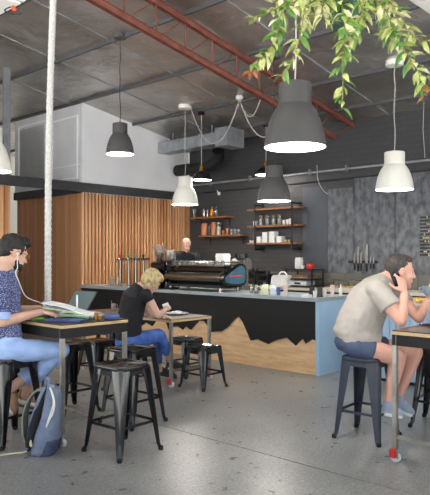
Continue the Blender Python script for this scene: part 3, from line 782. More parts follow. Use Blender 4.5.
for px, lab in ((254.5, 'left black pipe upright carrying the three wooden shelves'), (291.5, 'right black pipe upright carrying the three wooden shelves')):
    y = onX(px, 255, BX-.24).y; r = empty('shelf_upright', (BX-.235, y, 1.5))
    MB().cyl((0, 0, 0), (0, 0, .82), .014, n=10).build('pipe', 'black_matte', r, smooth=True)
    mb = MB(); mb.cyl((0, 0, .80), (.235, 0, .80), .014, n=10); mb.cyl((0, 0, .02), (.235, 0, .02), .014, n=10); mb.build('wall_arm', 'black_matte', r, smooth=True)
    mb = MB(); mb.cyl((.222, 0, .80), (.235, 0, .80), .04, n=14); mb.cyl((.222, 0, .02), (.235, 0, .02), .04, n=14); mb.build('flange', 'black_matte', r, smooth=True)
    tag(r, lab, 'shelf upright')
def sz(px, w, h, X): 
    d = onX(px, 255, X).dot(FW); return w*d/FPX, h*d/FPX
def vessel(name, prof, px, w, h, z, X, m, label, cat, group=None, lid=None, lid_h=.12, neck=None, content=None):
    W, H = sz(px, w, h, X); p = onX(px, 255, X)
    r = empty(name, (X, p.y, z))
    hb = H*(1-lid_h) if lid else H
    MB().lathe([(a*W/2, b*hb) for a, b in prof], n=20).build('body', m, r, smooth=True)
    if lid: MB().lathe([(0, hb), (W*.46, hb), (W*.48, hb+.004), (W*.48, H-.004), (W*.46, H), (0, H)], n=20).build('lid', lid, r, smooth=True)
    if content: MB().lathe([(0, .006), (W*.45, .006), (W*.45, hb*.72), (0, hb*.74)], n=18).build('contents', content, r, smooth=True)
    tag(r, label, cat, group); return r
CUP = [(0, 0), (.72, 0), (.76, .03), (1, 1), (.95, 1), (.70, .06), (0, .05)]
GLASS = [(0, 0), (.8, 0), (.84, .04), (1, 1), (.95, 1), (.78, .08), (0, .07)]
JAR = [(0, 0), (.92, 0), (1, .05), (1, .86), (.9, .95), (.9, 1), (.84, 1), (.84, .94), (.94, .84), (.94, .08), (0, .06)]
BOT = [(0, 0), (.92, 0), (1, .03), (1, .55), (.8, .66), (.42, .74), (.36, .96), (.42, .97), (.42, 1), (0, 1)]
SHK = [(0, 0), (.8, 0), (.84, .03), (1, .70), (.9, .8), (.62, .9), (.55, 1), (0, 1)]
STR = [(0, 0), (.96, 0), (1, .03), (1, .97), (.96, 1), (.9, 1), (.9, .1), (0, .09)]
xs = BX-.13
vessel('drinking_glass', GLASS, 194, 5, 9, SU, xs, 'glass', 'clear stemless glass at the left end of the upper left shelf', 'glass')
vessel('cocktail_shaker', SHK, 204.2, 4.2, 9, SU, xs, 'chrome', 'steel cocktail shaker, left of two beside the amber bottle', 'shaker')
vessel('cocktail_shaker', SHK, 207.6, 3, 8, SU, xs, 'chrome', 'narrower steel shaker directly left of the amber bottle', 'shaker')
vessel('spirit_bottle', BOT, 211.8, 4, 11.5, SU, xs, 'amber', 'amber spirit bottle on the upper left shelf', 'bottle', lid='rubber', lid_h=.06)
vessel('spirit_bottle', BOT, 216, 4, 11.5, SU, xs, 'glass', 'clear bottle at the right of the amber bottle', 'bottle', lid='rubber', lid_h=.06)
vessel('storage_jar', JAR, 204.5, 6.4, 12, SL, xs, 'terracotta', 'orange brown jar at the left end of lower left shelf', 'jar')
vessel('storage_jar', JAR, 209.5, 4, 11, SL, xs, 'glass', 'glass jar between the two orange brown jars', 'jar', lid='black_matte', content='black_matte')
vessel('storage_jar', JAR, 213.8, 5.2, 13, SL, xs, 'terracotta', 'taller orange brown jar in the middle of lower left shelf', 'jar')
vessel('storage_jar', JAR, 218.8, 5, 12.5, SL, xs, 'glass', 'clear glass jar right of the tall orange brown jar', 'jar', lid='steel', lid_h=.1, content='bench')
vessel('copper_cup', CUP, 223.4, 3.4, 4.5, SL, xs, 'copper', 'small copper cup, left of the two, on lower left shelf', 'cup')
vessel('copper_cup', CUP, 227.4, 3.6, 6.5, SL, xs, 'copper', 'taller copper cup, right of the two, on lower left shelf', 'cup')
for px, l in ((231.5, 'small clear glass next to the taller copper cup'), (235, 'small clear glass in the middle of the three at the shelf end'), (238.6, 'small clear glass at the right end of lower left shelf')):
    vessel('drinking_glass', GLASS, px, 3.2, 5.5, SL, xs, 'glass', l, 'glass', 'small glasses on the lower left shelf')
vessel('small_pot', CUP, 255.2, 4.4, 4.6, R2, xs, 'ceramic_white', 'small white pot at the left end of the middle pipe shelf', 'pot')
for px, l in ((261.2, 'first lidded glass jar from the left on the middle pipe shelf'), (267.6, 'second lidded glass jar from the left on the middle pipe shelf'), (274, 'third lidded glass jar from the left on the middle pipe shelf'), (279.8, 'fourth lidded glass jar, next to the small white cups')):
    vessel('lidded_jar', JAR, px, 4.9, 10.4, R2, xs, 'glass', l, 'jar', 'lidded jars on the middle pipe shelf', lid='shelf_wood', lid_h=.16, content='strap')
for px, h, l in ((284, 4.6, 'small white cup nearest the lidded jars on middle pipe shelf'), (287.4, 5.2, 'small white cup second from the jars on middle pipe shelf'), (290.2, 6, 'small white cup by the right pipe on middle pipe shelf')):
    vessel('small_cup', CUP, px, 3, h, R2, xs, 'ceramic_white', l, 'cup', 'small white cups on the middle pipe shelf')
for px, l in ((250.6, 'tiny pale jar at the far left of bottom pipe shelf'), (252.9, 'tiny pale jar second from left on bottom pipe shelf')):
    vessel('tiny_jar', STR, px, 1.9, 2.8, R3, xs, 'bench', l, 'jar', 'tiny jars on the bottom pipe shelf')
def folded(px, w, h, z, label):
    W, H = sz(px, w, h, xs); p = onX(px, 255, xs); r = empty('folded_stack', (xs, p.y, z)); n = max(2, int(H/.022)); 
    mb = MB()
    for k in range(n):
        e = .003*math.sin(k*2.3); mb.box((-.06+e, -W/2+abs(e), k*H/n+.0008), (.06+e, W/2-abs(e), (k+1)*H/n))
    mb.build('folded_cloths', 'ceramic_white', r, bevel=.006)
    tag(r, label, 'folded stack', 'white folded stacks on the bottom pipe shelf')
folded(260.3, 5.6, 6.2, R3, 'low white folded stack at the left of bottom pipe shelf')
folded(266.4, 6.6, 10.5, R3, 'tall white folded stack, left of the two tall ones')
folded(273.6, 7.4, 11, R3, 'tall white folded stack, right of the two tall ones')
folded(280.8, 6.4, 6.4, R3, 'low white folded stack at the right of the tall ones')
vessel('tiny_jar', STR, 285.8, 2.6, 2.8, R3, xs, 'gold', 'tiny golden jar right of the white folded stacks', 'jar')
vessel('tiny_jar', STR, 289, 2.4, 2.8, R3, xs, 'gold', 'tiny golden jar at the right pipe of bottom pipe shelf', 'jar')

# small white fitting on the wall above the left shelf
p = onX(219, 195, BX-.02); r = empty('wall_hook', p); MB().box((-.02, -.02, 0), (.02, .02, .06)).build('plate', 'ceramic_white', r, bevel=.004); MB().tube([(0, .0, .05), (-.04, 0, .05), (-.05, 0, .09)], .008, 8).build('hook', 'ceramic_white', r, smooth=True)
tag(r, 'small white wall fitting above the amber bottle', 'hook')

# ------------------------------------------------------------------ espresso bar on the counter
em = empty('espresso_machine', (6.5, 5.62, CH)); tag(em, 'large black and chrome espresso machine with a blue side panel on the counter', 'coffee machine')
L = 1.17
def side(y):   # blue rounded-triangle side panel with black rim, facing the right end
    poly = [(-.265, .16), (-.255, .13), (-.21, .105), (-.05, .075), (.10, .07), (.20, .085), (.245, .12), (.255, .20), (.25, .29), (.225, .355), (.18, .385), (.12, .39), (.03, .355), (-.10, .285), (-.22, .215), (-.255, .19)]
    MB().prism([(x, y, z) for x, z in poly], (0, .05, 0)).build('side_panel', 'black_gloss', em, bevel=.008)
    c = V((.04, 0, .215)); s_ = -.004 if y < .1 else .051
    q = [(c.x+(x-c.x)*.84, c.z+(z-c.z)*.80) for x, z in poly]
    f = MB().prism([(x, y+s_, z) for x, z in q], (0, .007, 0)).build('blue_inlay', 'teal_panel', em, bevel=.002)
    if y < .1:
        mb = MB(); r3 = random.Random(3); x = -.12
        while x < .15:
            w = r3.uniform(.012, .022); h = .024-.008*(x+.12)/.27
            mb.box((x, y-.0075, .218-h/2), (x+w, y-.003, .218+h/2)); x += w+.005
        mb.build('logo', 'machine_red', em)
side(0); side(L-.05)
pr = []
for k in range(20):
    a = 2*PI*k/20; pr.append((-.175+.115*math.cos(a), .2+.085*math.sin(a)))
MB().loft([[V((x, y, z)) for x, z in pr] for y in (.05, L-.05)]).build('barrel', 'chrome', em, smooth=True)
MB().box((-.17, .04, .25), (.2, L-.04, .33)).build('upper_body', 'black_gloss', em, bevel=.01)
MB().box((-.10, .05, .10), (.21, L-.05, .25)).build('group_body', 'black_matte', em, bevel=.01)
MB().box((-.24, .06, .05), (.22, L-.06, .09)).build('drip_tray', 'black_matte', em, bevel=.006)
MB().box((-.22, .02, .35), (.2, L-.02, .365)).build('cup_tray', 'chrome', em, bevel=.004)
mb = MB()
for x in (-.22, .2): mb.cyl((x, .02, .405), (x, L-.02, .405), .007, n=8)
for y in (.02, L-.02): mb.cyl((-.22, y, .405), (.2, y, .405), .007, n=8)
for y in (.02, L*.25, L*.5, L*.75, L-.02):
    for x in (-.22, .2): mb.cyl((x, y, .36), (x, y, .405), .006, n=8)
mb.build('tray_rail', 'chrome', em, smooth=True)
mb = MB()
for y in (.25, .6, .95): mb.box((-.12, y-.05, .33), (.14, y+.05, .352))
mb.build('tray_support', 'black_matte', em)
for x in (-.2, .17):
    for y in (.09, L-.09): MB().cyl((x, y, 0), (x, y, .05), .025, n=14).build('foot', 'chrome', em, smooth=True)
for y in (.25, .6, .95):
    g = MB().cyl((.05, y, .07+.03), (.05, y, .12), .04, n=18).build('group_head', 'chrome', em, smooth=True)
for k in range(9):
    y = .09+k*.115; c = dup(cupm) if k else None
    if k == 0:
        cupm = empty('coffee_cup'); 
        MB().lathe([(0, .062), (.022, .062), (.026, .058), (.042, 0), (.039, 0), (.0225, .054), (0, .054)], n=20).build('body', 'ceramic_grey', cupm, smooth=True)
        MB().tube(smoothpath([(-.03, 0, .045), (-.055, 0, .042), (-.058, 0, .02), (-.038, 0, .012)], 5), .005, 8).build('handle', 'ceramic_grey', cupm, smooth=True)
        c = cupm
    c.location = (6.5-.16, 5.62+y, CH+.3655); c.rotation_euler.z = rnd.uniform(-.6, .6)
    tag(c, 'grey upturned coffee cup on the espresso machine, %s from the blue side panel' % ['first', 'second', 'third', 'fourth', 'fifth', 'sixth', 'seventh', 'eighth', 'ninth'][k], 'cup', 'grey cups on top of the espresso machine')
for k in range(4):
    r = empty('saucer_stack', (6.58, 5.62+.58+k*.15, CH+.3655)); mb = MB()
    mb.lathe([(0, 0), (.04, 0), (.07, .012), (.072, .018), (.06, .05), (0, .052)], n=22)
    mb.build('saucers', 'ceramic_white', r, smooth=True); tag(r, 'white saucer stack behind the grey cups, %s from the white carton' % ['first', 'second', 'third', 'fourth'][k], 'saucers', 'white saucers on the espresso machine')
# white box leaning on the machine top
r = empty('white_carton', (6.56, 5.62+.28, CH+.3655)); MB().box((-.07, -.085, 0), (.07, .085, .16)).build('carton', 'ceramic_white', r, bevel=.01); MB().box((-.072, -.087, .115), (.072, .087, .125)).build('flap_edge', 'paper', r, bevel=.001)
tag(r, 'white carton standing on the right of the espresso machine top', 'carton')

def grinder(px, d, label, scale=1.0, hopper=True, kind='black'):
    p = at(px, 285, d); r = empty('coffee_grinder', (p.x, p.y, CH)); s = scale
    mt = 'black_gloss' if kind == 'black' else 'steel'
    MB().box((-.085*s, -.11*s, 0), (.085*s, .11*s, .04*s)).build('base', mt, r, bevel=.01)
    MB().loft([[V((x*.07*s, y*.07*s, z)) for x, y in ((-1,-1),(1,-1),(1,1),(-1,1))] for z in (.04*s, .28*s)]).build('column', mt, r, bevel=.014)
    MB().cyl((0, -.12*s, .335*s), (0, .12*s, .335*s), .075*s, n=24).build('motor', mt, r, smooth=True)
    MB().box((-.15*s, -.03*s, .16*s), (-.07*s, .03*s, .19*s)).build('fork', 'chrome', r, bevel=.004)
    if hopper:
        MB().cyl((0, 0, .40*s), (0, 0, .45*s), .045*s, n=20).build('hopper_collar', 'black_matte', r, smooth=True)
        h = MB().lathe([(.04*s, .45*s), (.05*s, .47*s), (.10*s, .64*s), (.105*s, .66*s), (.099*s, .66*s), (.045*s, .47*s)], n=24).build('hopper', 'glass', r, smooth=True)
        MB().lathe([(0, .452*s), (.04*s, .46*s), (.062*s, .53*s), (0, .545*s)], n=20).build('beans', 'cord_black', r, smooth=True)
    else:
        MB().cyl((0, 0, .41*s), (0, 0, .47*s), .085*s, n=24).build('lid', 'black_gloss', r, smooth=True)
    tag(r, label, 'grinder'); return r
grinder(159.5, 9.3, 'black coffee grinder with a clear bean hopper left of the espresso machine', 1.0)
g = grinder(241.5, 9.25, 'steel coffee grinder with black lid behind the right end of the espresso machine', 1.12, False, 'steel')
# steel pot on a dark stand next to the grinder
st = empty('tamping_stand', (0, 0, 0)); p = at(170.5, 285, 9.25); st.location = (p.x, p.y, CH)
MB().box((-.10, -.09, 0), (.10, .09, .03)).build('base', 'black_matte', st, bevel=.006); MB().box((-.045, -.045, .03), (.045, .045, .40)).build('column', 'black_matte', st, bevel=.01); MB().box((-.10, -.09, .40), (.10, .09, .425)).build('shelf', 'black_matte', st, bevel=.006)
tag(st, 'black column stand between the grinder and the espresso machine', 'stand')
kp = empty('steel_pot', (p.x, p.y, CH+.425)); MB().lathe([(0, 0), (.075, 0), (.08, .006), (.08, .15), (.084, .153), (.08, .156), (.075, .15), (.075, .012), (0, .012)], n=26).build('body', 'steel', kp, smooth=True)
tag(kp, 'steel pot on the black column stand left of the cups', 'pot')
# beer font
bf = empty('tap_font', (0, 0, 0)); tag(bf, 'chrome rail of four drink taps on uprights before the timber battens', 'tap')
TXX = 6.52
def fy(px): return onX(px, 255, TXX).y
zt = 1.355
mb = MB(); mb.cyl((TXX, fy(119), zt), (TXX, fy(149), zt), .02, n=12); mb.build('rail', 'chrome', bf, smooth=True)
for px, hm in ((120.5, 'red_plastic'), (129, 'leaf_green'), (136, 'ceramic_blue'), (144, 'black_matte')):
    y = fy(px)
    up = MB().cyl((TXX, y, CH), (TXX, y, zt-.01), .018, n=12).build('upright', 'chrome', bf, smooth=True)
    MB().cyl((TXX, y, CH), (TXX, y, CH+.012), .04, n=16).build('foot_plate', 'chrome', up, smooth=True)
    tp = MB().tube([(TXX, y, zt), (TXX-.07, y, zt), (TXX-.09, y, zt-.05)], .012, 8).build('spout', 'chrome', bf, smooth=True)
    MB().lathe([(0, .012), (.012, .02), (.022, .05), (.02, .07), (0, .078)], (TXX-.01, y, zt), 12).build('tap_handle', hm, bf, smooth=True)
def onctr(name, prof, px, py, w, h, m, label, cat, group=None, **k):
    p = onZ(px, py, CH)
    if p.y < CE+.07: p = onY(px, py, CE+.08)
    X = min(max(p.x, CX+.03), CX+.70)
    return vessel(name, prof, px, w, h, CH, X, m, label, cat, group, **k)
onctr('glass_jar', JAR, 112, 285.4, 5, 9, 'glass', 'clear glass jar at the far left of the counter by the taps', 'jar')
onctr('glass_jar', JAR, 118, 285.6, 5, 8, 'glass', 'clear glass jar left of the tap uprights, second one', 'jar')
onctr('milk_jug', SHK, 251.6, 293.2, 4.2, 7.5, 'chrome', 'small steel milk jug right of the espresso machine, left one', 'jug')
onctr('milk_jug', SHK, 256.6, 293.8, 5, 9, 'chrome', 'small steel milk jug beside the milk bottles, right one', 'jug')
def milk(px, py, w, h, m, cap, label):
    p = onZ(px, py, CH); W, H = sz(px, w, h, p.x); r = empty('milk_bottle', (p.x, p.y, CH)); r.rotation_euler.z = TH-PI/2
    def sq(a, b, z, rad=.35):
        return [V((a*math.copysign(abs(math.cos(t))**.5, math.cos(t)), b*math.copysign(abs(math.sin(t))**.5, math.sin(t)), z)) for t in [2*PI*k/24 for k in range(24)]]
    MB().loft([sq(W*.46, W*.42, 0), sq(W*.5, W*.46, .01), sq(W*.5, W*.46, H*.58), sq(W*.40, W*.36, H*.74), sq(W*.18, W*.18, H*.84), sq(W*.16, W*.16, H*.88)]).build('body', m, r, smooth=True)
    MB().cyl((0, 0, H*.87), (0, 0, H), W*.2, n=18).build('cap', cap, r, smooth=True)
    MB().tube(smoothpath([(W*.16, 0, H*.8), (W*.5, 0, H*.78), (W*.58, 0, H*.6), (W*.48, 0, H*.45)], 5), W*.07, 8).build('handle', m, r, smooth=True)
    tag(r, label, 'milk bottle')
milk(264.5, 294.8, 7.6, 12.5, 'milk_yellow', 'blue_plastic', 'plastic milk bottle with a blue cap right of the steel jugs')
milk(272.4, 294.6, 6.6, 11.5, 'milk', 'pink_cup', 'plastic milk bottle with a pale cap next to the blue jug')
onctr('measuring_jug', CUP, 278.4, 295.4, 4.2, 8, 'blue_plastic', 'blue plastic jug between milk bottle and pink paper cup', 'jug')
onctr('paper_cup', CUP, 285.6, 297, 5, 11, 'pink_cup', 'tall pale pink paper cup by the blue jug', 'paper cup')
r = empty('napkin_pile', onZ(306.5, 297.6, CH)); mb = MB()
for k in range(5): mb.box((-.05+.004*(k % 2), -.05, k*.007+.0005), (.05, .045+.003*(k % 3), (k+1)*.007))
mb.build('napkins', 'paper', r, bevel=.002); tag(r, 'flat white napkin pile near the right end of the counter', 'napkins')
onctr('sugar_cup', CUP, 315, 297.4, 4.4, 6.5, 'ceramic_white', 'low white cup between the napkins and dark card stands', 'cup')
for px, py, l, rz in ((312.4, 296.3, 'dark card stand behind the napkins, left of the two', .3), (319.6, 297, 'dark card stand next to the pink paper cup, right of the two', -.3)):
    p = onZ(px, py, CH); r = empty('card_stand', p); r.rotation_euler.z = TH-PI/2+rz
    MB().prism([(-.03, -.03, 0), (-.03, .05, 0), (-.03, .015, .12), (-.03, .005, .12)], (.06, 0, 0)).build('card', 'beam', r, bevel=.003)
    MB().box((-.034, -.035, -.0), (.034, .055, .006)).build('base', 'black_matte', r); tag(r, l, 'card stand')
onctr('paper_cup', CUP, 324, 300, 5.4, 7.4, 'pink_cup', 'short pale pink paper cup on the right counter corner', 'paper cup')
onctr('paper_cup', CUP, 332.4, 299.6, 4.6, 11, 'pink_cup', 'tall pale pink paper cup at the right counter corner', 'paper cup')
onctr('white_bottle', BOT, 340.6, 299.2, 3.2, 11, 'ceramic_white', 'slim white bottle at the end of the counter by the man', 'bottle')
# back bench equipment
def onbench(px, X=8.45): p = onX(px, 255, X); return V((X, p.y, .9))
rk = empty('equipment_rack', onbench(304.5)); tag(rk, 'dark metal rack on the back bench under the red pot', 'rack')
w = .25
for sx in (-.16, .16):
    for sy in (-w, w): MB().box((sx-.01, sy-.01, 0), (sx+.01, sy+.01, .29)).build('post', 'black_matte', rk)
for z in (.02, .13, .285): MB().box((-.17, -w-.01, z-.008), (.17, w+.01, z+.008)).build('shelf', 'black_matte', rk, bevel=.002)
r = empty('metal_tray', onbench(303)+V((0, 0, .138))); MB().box((-.14, -.2, 0), (.14, .2, .03)).build('tray', 'steel', r, bevel=.006); MB().box((-.13, -.19, .03), (.13, .19, .06)).build('tray_lid', 'shelf_wood', r, bevel=.006)
tag(r, 'metal tray with brown lid on the middle level of the dark rack', 'tray')
r = empty('white_box', onbench(301)+V((0, -.02, .028))); MB().box((-.13, -.17, 0), (.13, .17, .075)).build('box', 'ceramic_white', r, bevel=.008); MB().box((-.133, -.06, .02), (-.129, .06, .05)).build('label_plate', 'black_matte', r); tag(r, 'white box inside the bottom level of the dark rack', 'box')
r = empty('white_canister', onbench(299)+V((0, 0, .293))); MB().box((-.05, -.055, 0), (.05, .055, .17)).build('body', 'ceramic_white', r, bevel=.012); MB().box((-.045, -.05, .17), (.045, .05, .185)).build('lid', 'paper', r, bevel=.006); tag(r, 'square white canister on the dark rack, left of the red pot', 'canister')
for dy, l in ((-.045, 'little white cup nearest the red pot on the dark rack'), (.02, 'little white cup before the white canister on the dark rack')):
    p = onbench(303)+V((-.08, dy, .293)); r = empty('espresso_cup', p); MB().lathe([(0, 0), (.02, 0), (.034, .055), (.031, .055), (.018, .006), (0, .006)], n=16).build('body', 'ceramic_white', r, smooth=True); MB().tube(smoothpath([(-.028, 0, .045), (-.05, 0, .04), (-.045, 0, .018), (-.026, 0, .012)], 4), .004, 6).build('handle', 'ceramic_white', r, smooth=True); tag(r, l, 'cup')
r = empty('red_pot', onbench(309.8)+V((0, 0, .293))); MB().lathe([(0, 0), (.04, 0), (.058, .03), (.06, .06), (.045, .085), (0, .09)], n=20).build('body', 'red_plastic', r, smooth=True); MB().sph((0, 0, .098), .012).build('knob', 'black_matte', r, smooth=True); MB().tube([(0, -.05, .04), (0, -.085, .06), (0, -.095, .085)], .01, 8).build('spout', 'red_plastic', r, smooth=True); tag(r, 'small red pot on top of the dark rack', 'pot')
r = empty('white_container', onbench(282.5, 8.3)); MB().loft([[V((a*.12, b*.17, z)) for a, b in ((-1,-1),(1,-1),(1,1),(-1,1))] for z in (0, .02)]+[[V((a*.11, b*.16-.02*(z > .15), z)) for a, b in ((-1,-1),(1,-1),(1,1),(-1,1))] for z in (.13, .19)]).build('body', 'ceramic_white', r, bevel=.016); MB().tube(smoothpath([(-.02, .06, .185), (-.02, .02, .235), (-.02, -.06, .235), (-.02, -.11, .185)], 5), .014, 8).build('handle', 'ceramic_white', r, smooth=True); tag(r, 'large white container with handle behind the milk bottles', 'container')
for px, w, h, l in ((255, .13, .24, 'black bench appliance behind the steel milk jugs'), (267, .14, .20, 'black rounded bench appliance behind the milk bottles')):
    r = empty('bench_appliance', onbench(px)); MB().box((-.14, -w, .02), (.14, w, h)).build('body', 'black_matte', r, bevel=.02); MB().box((-.145, -w*.7, h*.5), (-.135, w*.7, h*.85)).build('front_plate', 'black_gloss', r, bevel=.003); MB().cyl((0, 0, h), (0, 0, h+.05), .05, n=18).build('cap', 'black_gloss', r, smooth=True)
    for sx in (-.1, .1):
        for sy in (-w*.7, w*.7): MB().cyl((sx, sy, 0), (sx, sy, .02), .015, n=10).build('foot', 'rubber', r)
    tag(r, l, 'appliance')
# glass-topped pastry trays at the right of the bench
pd = empty('pastry_case', onbench(344, 8.32)); tag(pd, 'low chrome framed pastry case on the back bench behind the white bottle', 'pastry case')
MB().box((-.15, -.28, 0), (.15, .28, .02)).build('base', 'bench', pd, bevel=.004)
mb = MB()
for sx in (-.14, .14):
    for sy in (-.27, 0, .27): mb.box((sx-.006, sy-.006, .02), (sx+.006, sy+.006, .13))
    mb.box((sx-.006, -.276, .124), (sx+.006, .276, .136))
mb.build('frame', 'chrome', pd); MB().box((-.14, -.27, .128), (.14, .27, .132)).build('glass_top', 'glass', pd)
def pastry(c, s, label, m='pastry', cat='pastry'):
    mb = MB(); 
    for k in range(5):
        a = (k-2)*.5; mb.ell((s*math.cos(a)*.5-.3*s, s*math.sin(a)*1.0, .3*s), (s*.36, 0, 0), (0, s*.34, 0), (0, 0, s*(.3-.03*abs(k-2))), 12, 8)
    o = mb.build('croissant', m, smooth=True); o.location = c; o.rotation_euler.z = rnd.uniform(0, 3); tag(o, label, cat)
for dy, l in ((.16, 'pastry at the left end inside the low chrome case'), (.04, 'pastry in the middle of the low chrome case'), (-.12, 'pastry at the right end inside the low chrome case')):
    pastry(pd.location+V((0, dy, .02)), .055, l)
pastry(V((6.62, 3.0, .89)), .075, 'golden pastry on the pale blue cabinet, right below the grey cup')
pastry(V((6.60, 3.2, .89)), .075, 'golden pastry on the pale blue cabinet, left of its neighbour')
pastry(V((6.85, 3.12, .89)), .075, 'golden pastry at the back of the pale blue cabinet')

# knives on the wall strip
kr = empty('knife_strip', onX(363, 262, BX-.035)); MB().box((-.012, -.26, -.02), (.005, .26, .02)).build('strip', 'black_matte', kr, bevel=.003); tag(kr, 'dark magnetic strip holding the kitchen knives on the grey board', 'knife strip')
for px, bl, hl, w in ((354.5, .16, .11, .03), (358, .26, .13, .035), (361, .18, .12, .03), (366.6, .30, .13, .045), (370.5, .12, .09, .025), (373.5, .10, .08, .025)):
    y = onX(px, 255, BX-.05).y; k = empty('kitchen_knife', (BX-.052, y, 1.29-.0)); b = MB()
    b.prism([(0, -w/2, 0), (0, w/2, 0), (0, w/2, bl*.6), (0, 0, bl), (0, -w/2, bl)], (.003, 0, 0)); b.build('blade', 'steel', k)
    MB().box((-.008, -w*.36, -hl), (.011, w*.36, 0)).build('handle', 'black_matte', k, bevel=.004)
    tag(k, {354.5:'leftmost knife on the wall strip, short',358:'second knife from the left on the wall strip, long blade',361:'third knife from the left on the wall strip',366.6:'knife with the longest pale blade on the wall strip',370.5:'small knife right of the longest blade',373.5:'rightmost and smallest knife on the wall strip'}[px], 'knife', 'knives on the wall strip')
# slatted menu board at the right edge
c = onX(432, 236, BX-.045); mbd = empty('menu_board', c); tag(mbd, 'black slatted menu board with gold letters at the right picture edge', 'menu board')
y0 = onX(420.5, 236, BX-.045).y-c.y
MB().box((-.004, -.55, -.30), (.014, y0-.01, .30)).build('backing', 'osb', mbd)
for k in range(12):
    z = .275-k*.0498; MB().box((-.022, -.55, z-.014), (-.004, y0, z+.012)).build('slat', 'black_matte', mbd, bevel=.002)
r5 = random.Random(8)
for k, on in enumerate((1,0,1,0,1,1,1,1,0,0,1,1)):
    z = .275-k*.0498; mb = MB(); y = y0-.045-r5.uniform(.0, .06)
    while y > -.5:
        if r5.random() < .8: mb.box((-.027, y-.012, z-.012), (-.022, y, z+.012)); mb.box((-.027, y-.02, z-.012), (-.022, y-.012, z-.006 if r5.random() < .5 else z+.002))
        y -= .026
        if r5.random() < .15: y -= .02
    if on: mb.build('lettering', 'gold', mbd)

# ------------------------------------------------------------------ things on the laptop table
def flat(p, off=0): return V((p.x, p.y, HT+off))
lp = empty('laptop', (3.03, 4.42, HT)); 
a = onZ(85.5, 316.5, HT); lp.location = (a.x-.0, a.y+.16, HT); 
lp.rotation_euler.z = 0
MB().box((-.23, -.16, .004), (0, .16, .018)).build('keyboard_base', 'black_matte', lp, bevel=.004)
MB().box((-.2, -.14, .018), (-.1, .14, .0195)).build('keys', 'rubber', lp)
n = V((.13, 0, .185)).normalized()*.225; t = V((n.z, 0, -n.x)).normalized()
s_ = MB().obox(V((0, 0, .018))+n/2, n/2, (0, .16, 0), t*.004).build('lid', 'black_matte', lp, bevel=.003)
MB().obox(V((0, 0, .018))+n/2-t*.0045, n*.46, (0, .148, 0), t*.0008).build('screen', 'screen', lp)
tag(lp, 'open laptop with a teal reflection painted on its dark screen, facing the bearded man', 'laptop')
# white thin upright stand
w = onZ(77, 317.5, HT); r = empty('upright_stand', flat(w)); MB().cyl((0, 0, 0), (0, 0, .008), .03, n=20).build('base', 'ceramic_white', r, smooth=True); MB().cyl((0, 0, .008), (0, 0, .185), .008, n=12).build('post', 'ceramic_white', r, smooth=True)
tag(r, 'thin white upright post standing between the papers and laptop screen', 'stand')
# stack of magazines and papers under the man's hands
def booklet(name, quad, t, m, label, cat, z0, curl=0, edge=None, group=None):
    q = [V(p) for p in quad]; r = empty(name, (q[0]+q[2])/2); c = r.location.copy(); n = 10; mb = MB(); top = []; 
    nrm = (q[1]-q[0]).cross(q[3]-q[0]).normalized()
    if nrm.z < 0: nrm = -nrm
    rows = []
    for k in range(n+1):
        s = k/n; A = q[0].lerp(q[1], s); B = q[3].lerp(q[2], s); h = curl*math.sin(PI*s)
        rows.append([A-c+nrm*h, B-c+nrm*h, B-c+nrm*(h+t), A-c+nrm*(h+t)])
    mb.loft(rows); o = mb.build('cover', m, r)
    rows2 = [[p[0]+nrm*t*.18+(p[1]-p[0])*-.004, p[1]+nrm*t*.18+(p[1]-p[0])*.004, p[1]+nrm*t*.8+(p[1]-p[0])*.004, p[0]+nrm*t*.8+(p[1]-p[0])*-.004] for p in rows]
    MB().loft(rows2).build('pages', edge or 'paper', r); tag(r, label, cat, group); return r
def Q(*a): return [at(px, py, d) for px, py, d in a]
d0 = onZ(50, 322.5, HT)
b1 = onZ(45, 321.5, HT+.001); b2 = onZ(80, 322.6, HT+.001); b3 = onZ(96, 317.5, HT+.001); b4 = onZ(62, 316, HT+.001)
booklet('notebook', [b1, b2, b3, b4], .014, 'blue_cover', 'dark blue notebook lying flat under the magazines at the table edge', 'notebook', 0, edge='blue_cover')
booklet('magazine', [p+UP*.018 for p in (onZ(50, 319, HT), onZ(88, 320.5, HT), onZ(99, 316.2, HT), onZ(66, 314.8, HT))], .016, 'paper', 'thick white magazine in the middle of the pile under the right hand', 'magazine', 0, .006, 'paper_green')
booklet('magazine', Q((42, 309, 4.94), (92, 318, 4.96), (96, 314.5, 5.16), (52, 305.5, 5.14)), .012, 'paper', 'white magazine with green edge lying on the pile, tilted by the hand', 'magazine', 0, .010, 'paper_green')
booklet('paper_sheaf', Q((40.5, 303.5, 4.94), (80, 314, 4.96), (84, 311.5, 5.12), (51, 301.5, 5.10)), .006, 'paper', 'topmost loose white paper sheaf lifted by the bearded man', 'papers', 0, .012)
r = empty('green_case', flat(onZ(38, 320.2, HT))); r.rotation_euler.z = TH-PI/2; MB().box((-.055, -.03, 0), (.055, .03, .022)).build('body', 'paper_green', r, bevel=.008); MB().box((-.05, -.031, .009), (.05, -.0295, .013)).build('zip', 'black_matte', r); tag(r, 'green case on the table beside the forearm of the bearded man', 'case')
for px, py, m, l in ((96.3, 320, 'amber', 'tiny amber glass behind the magazine pile corner'), (99.6, 320.3, 'glass', 'tiny clear glass at the end of magazine pile')):
    p = flat(onZ(px, py, HT)); r = empty('small_glass', p); MB().lathe([(0, 0), (.013, 0), (.016, .06), (.0145, .06), (.012, .005), (0, .005)], n=16).build('body', m, r, smooth=True); MB().lathe([(0, .005), (.0125, .006), (.0138, .035), (0, .036)], n=14).build('drink', 'amber' if m == 'glass' else 'black_matte', r, smooth=True); tag(r, l, 'glass')
r = empty('spectacle_case', flat(onZ(111.5, 320.0, HT))); r.rotation_euler.z = TH-PI/2+.1
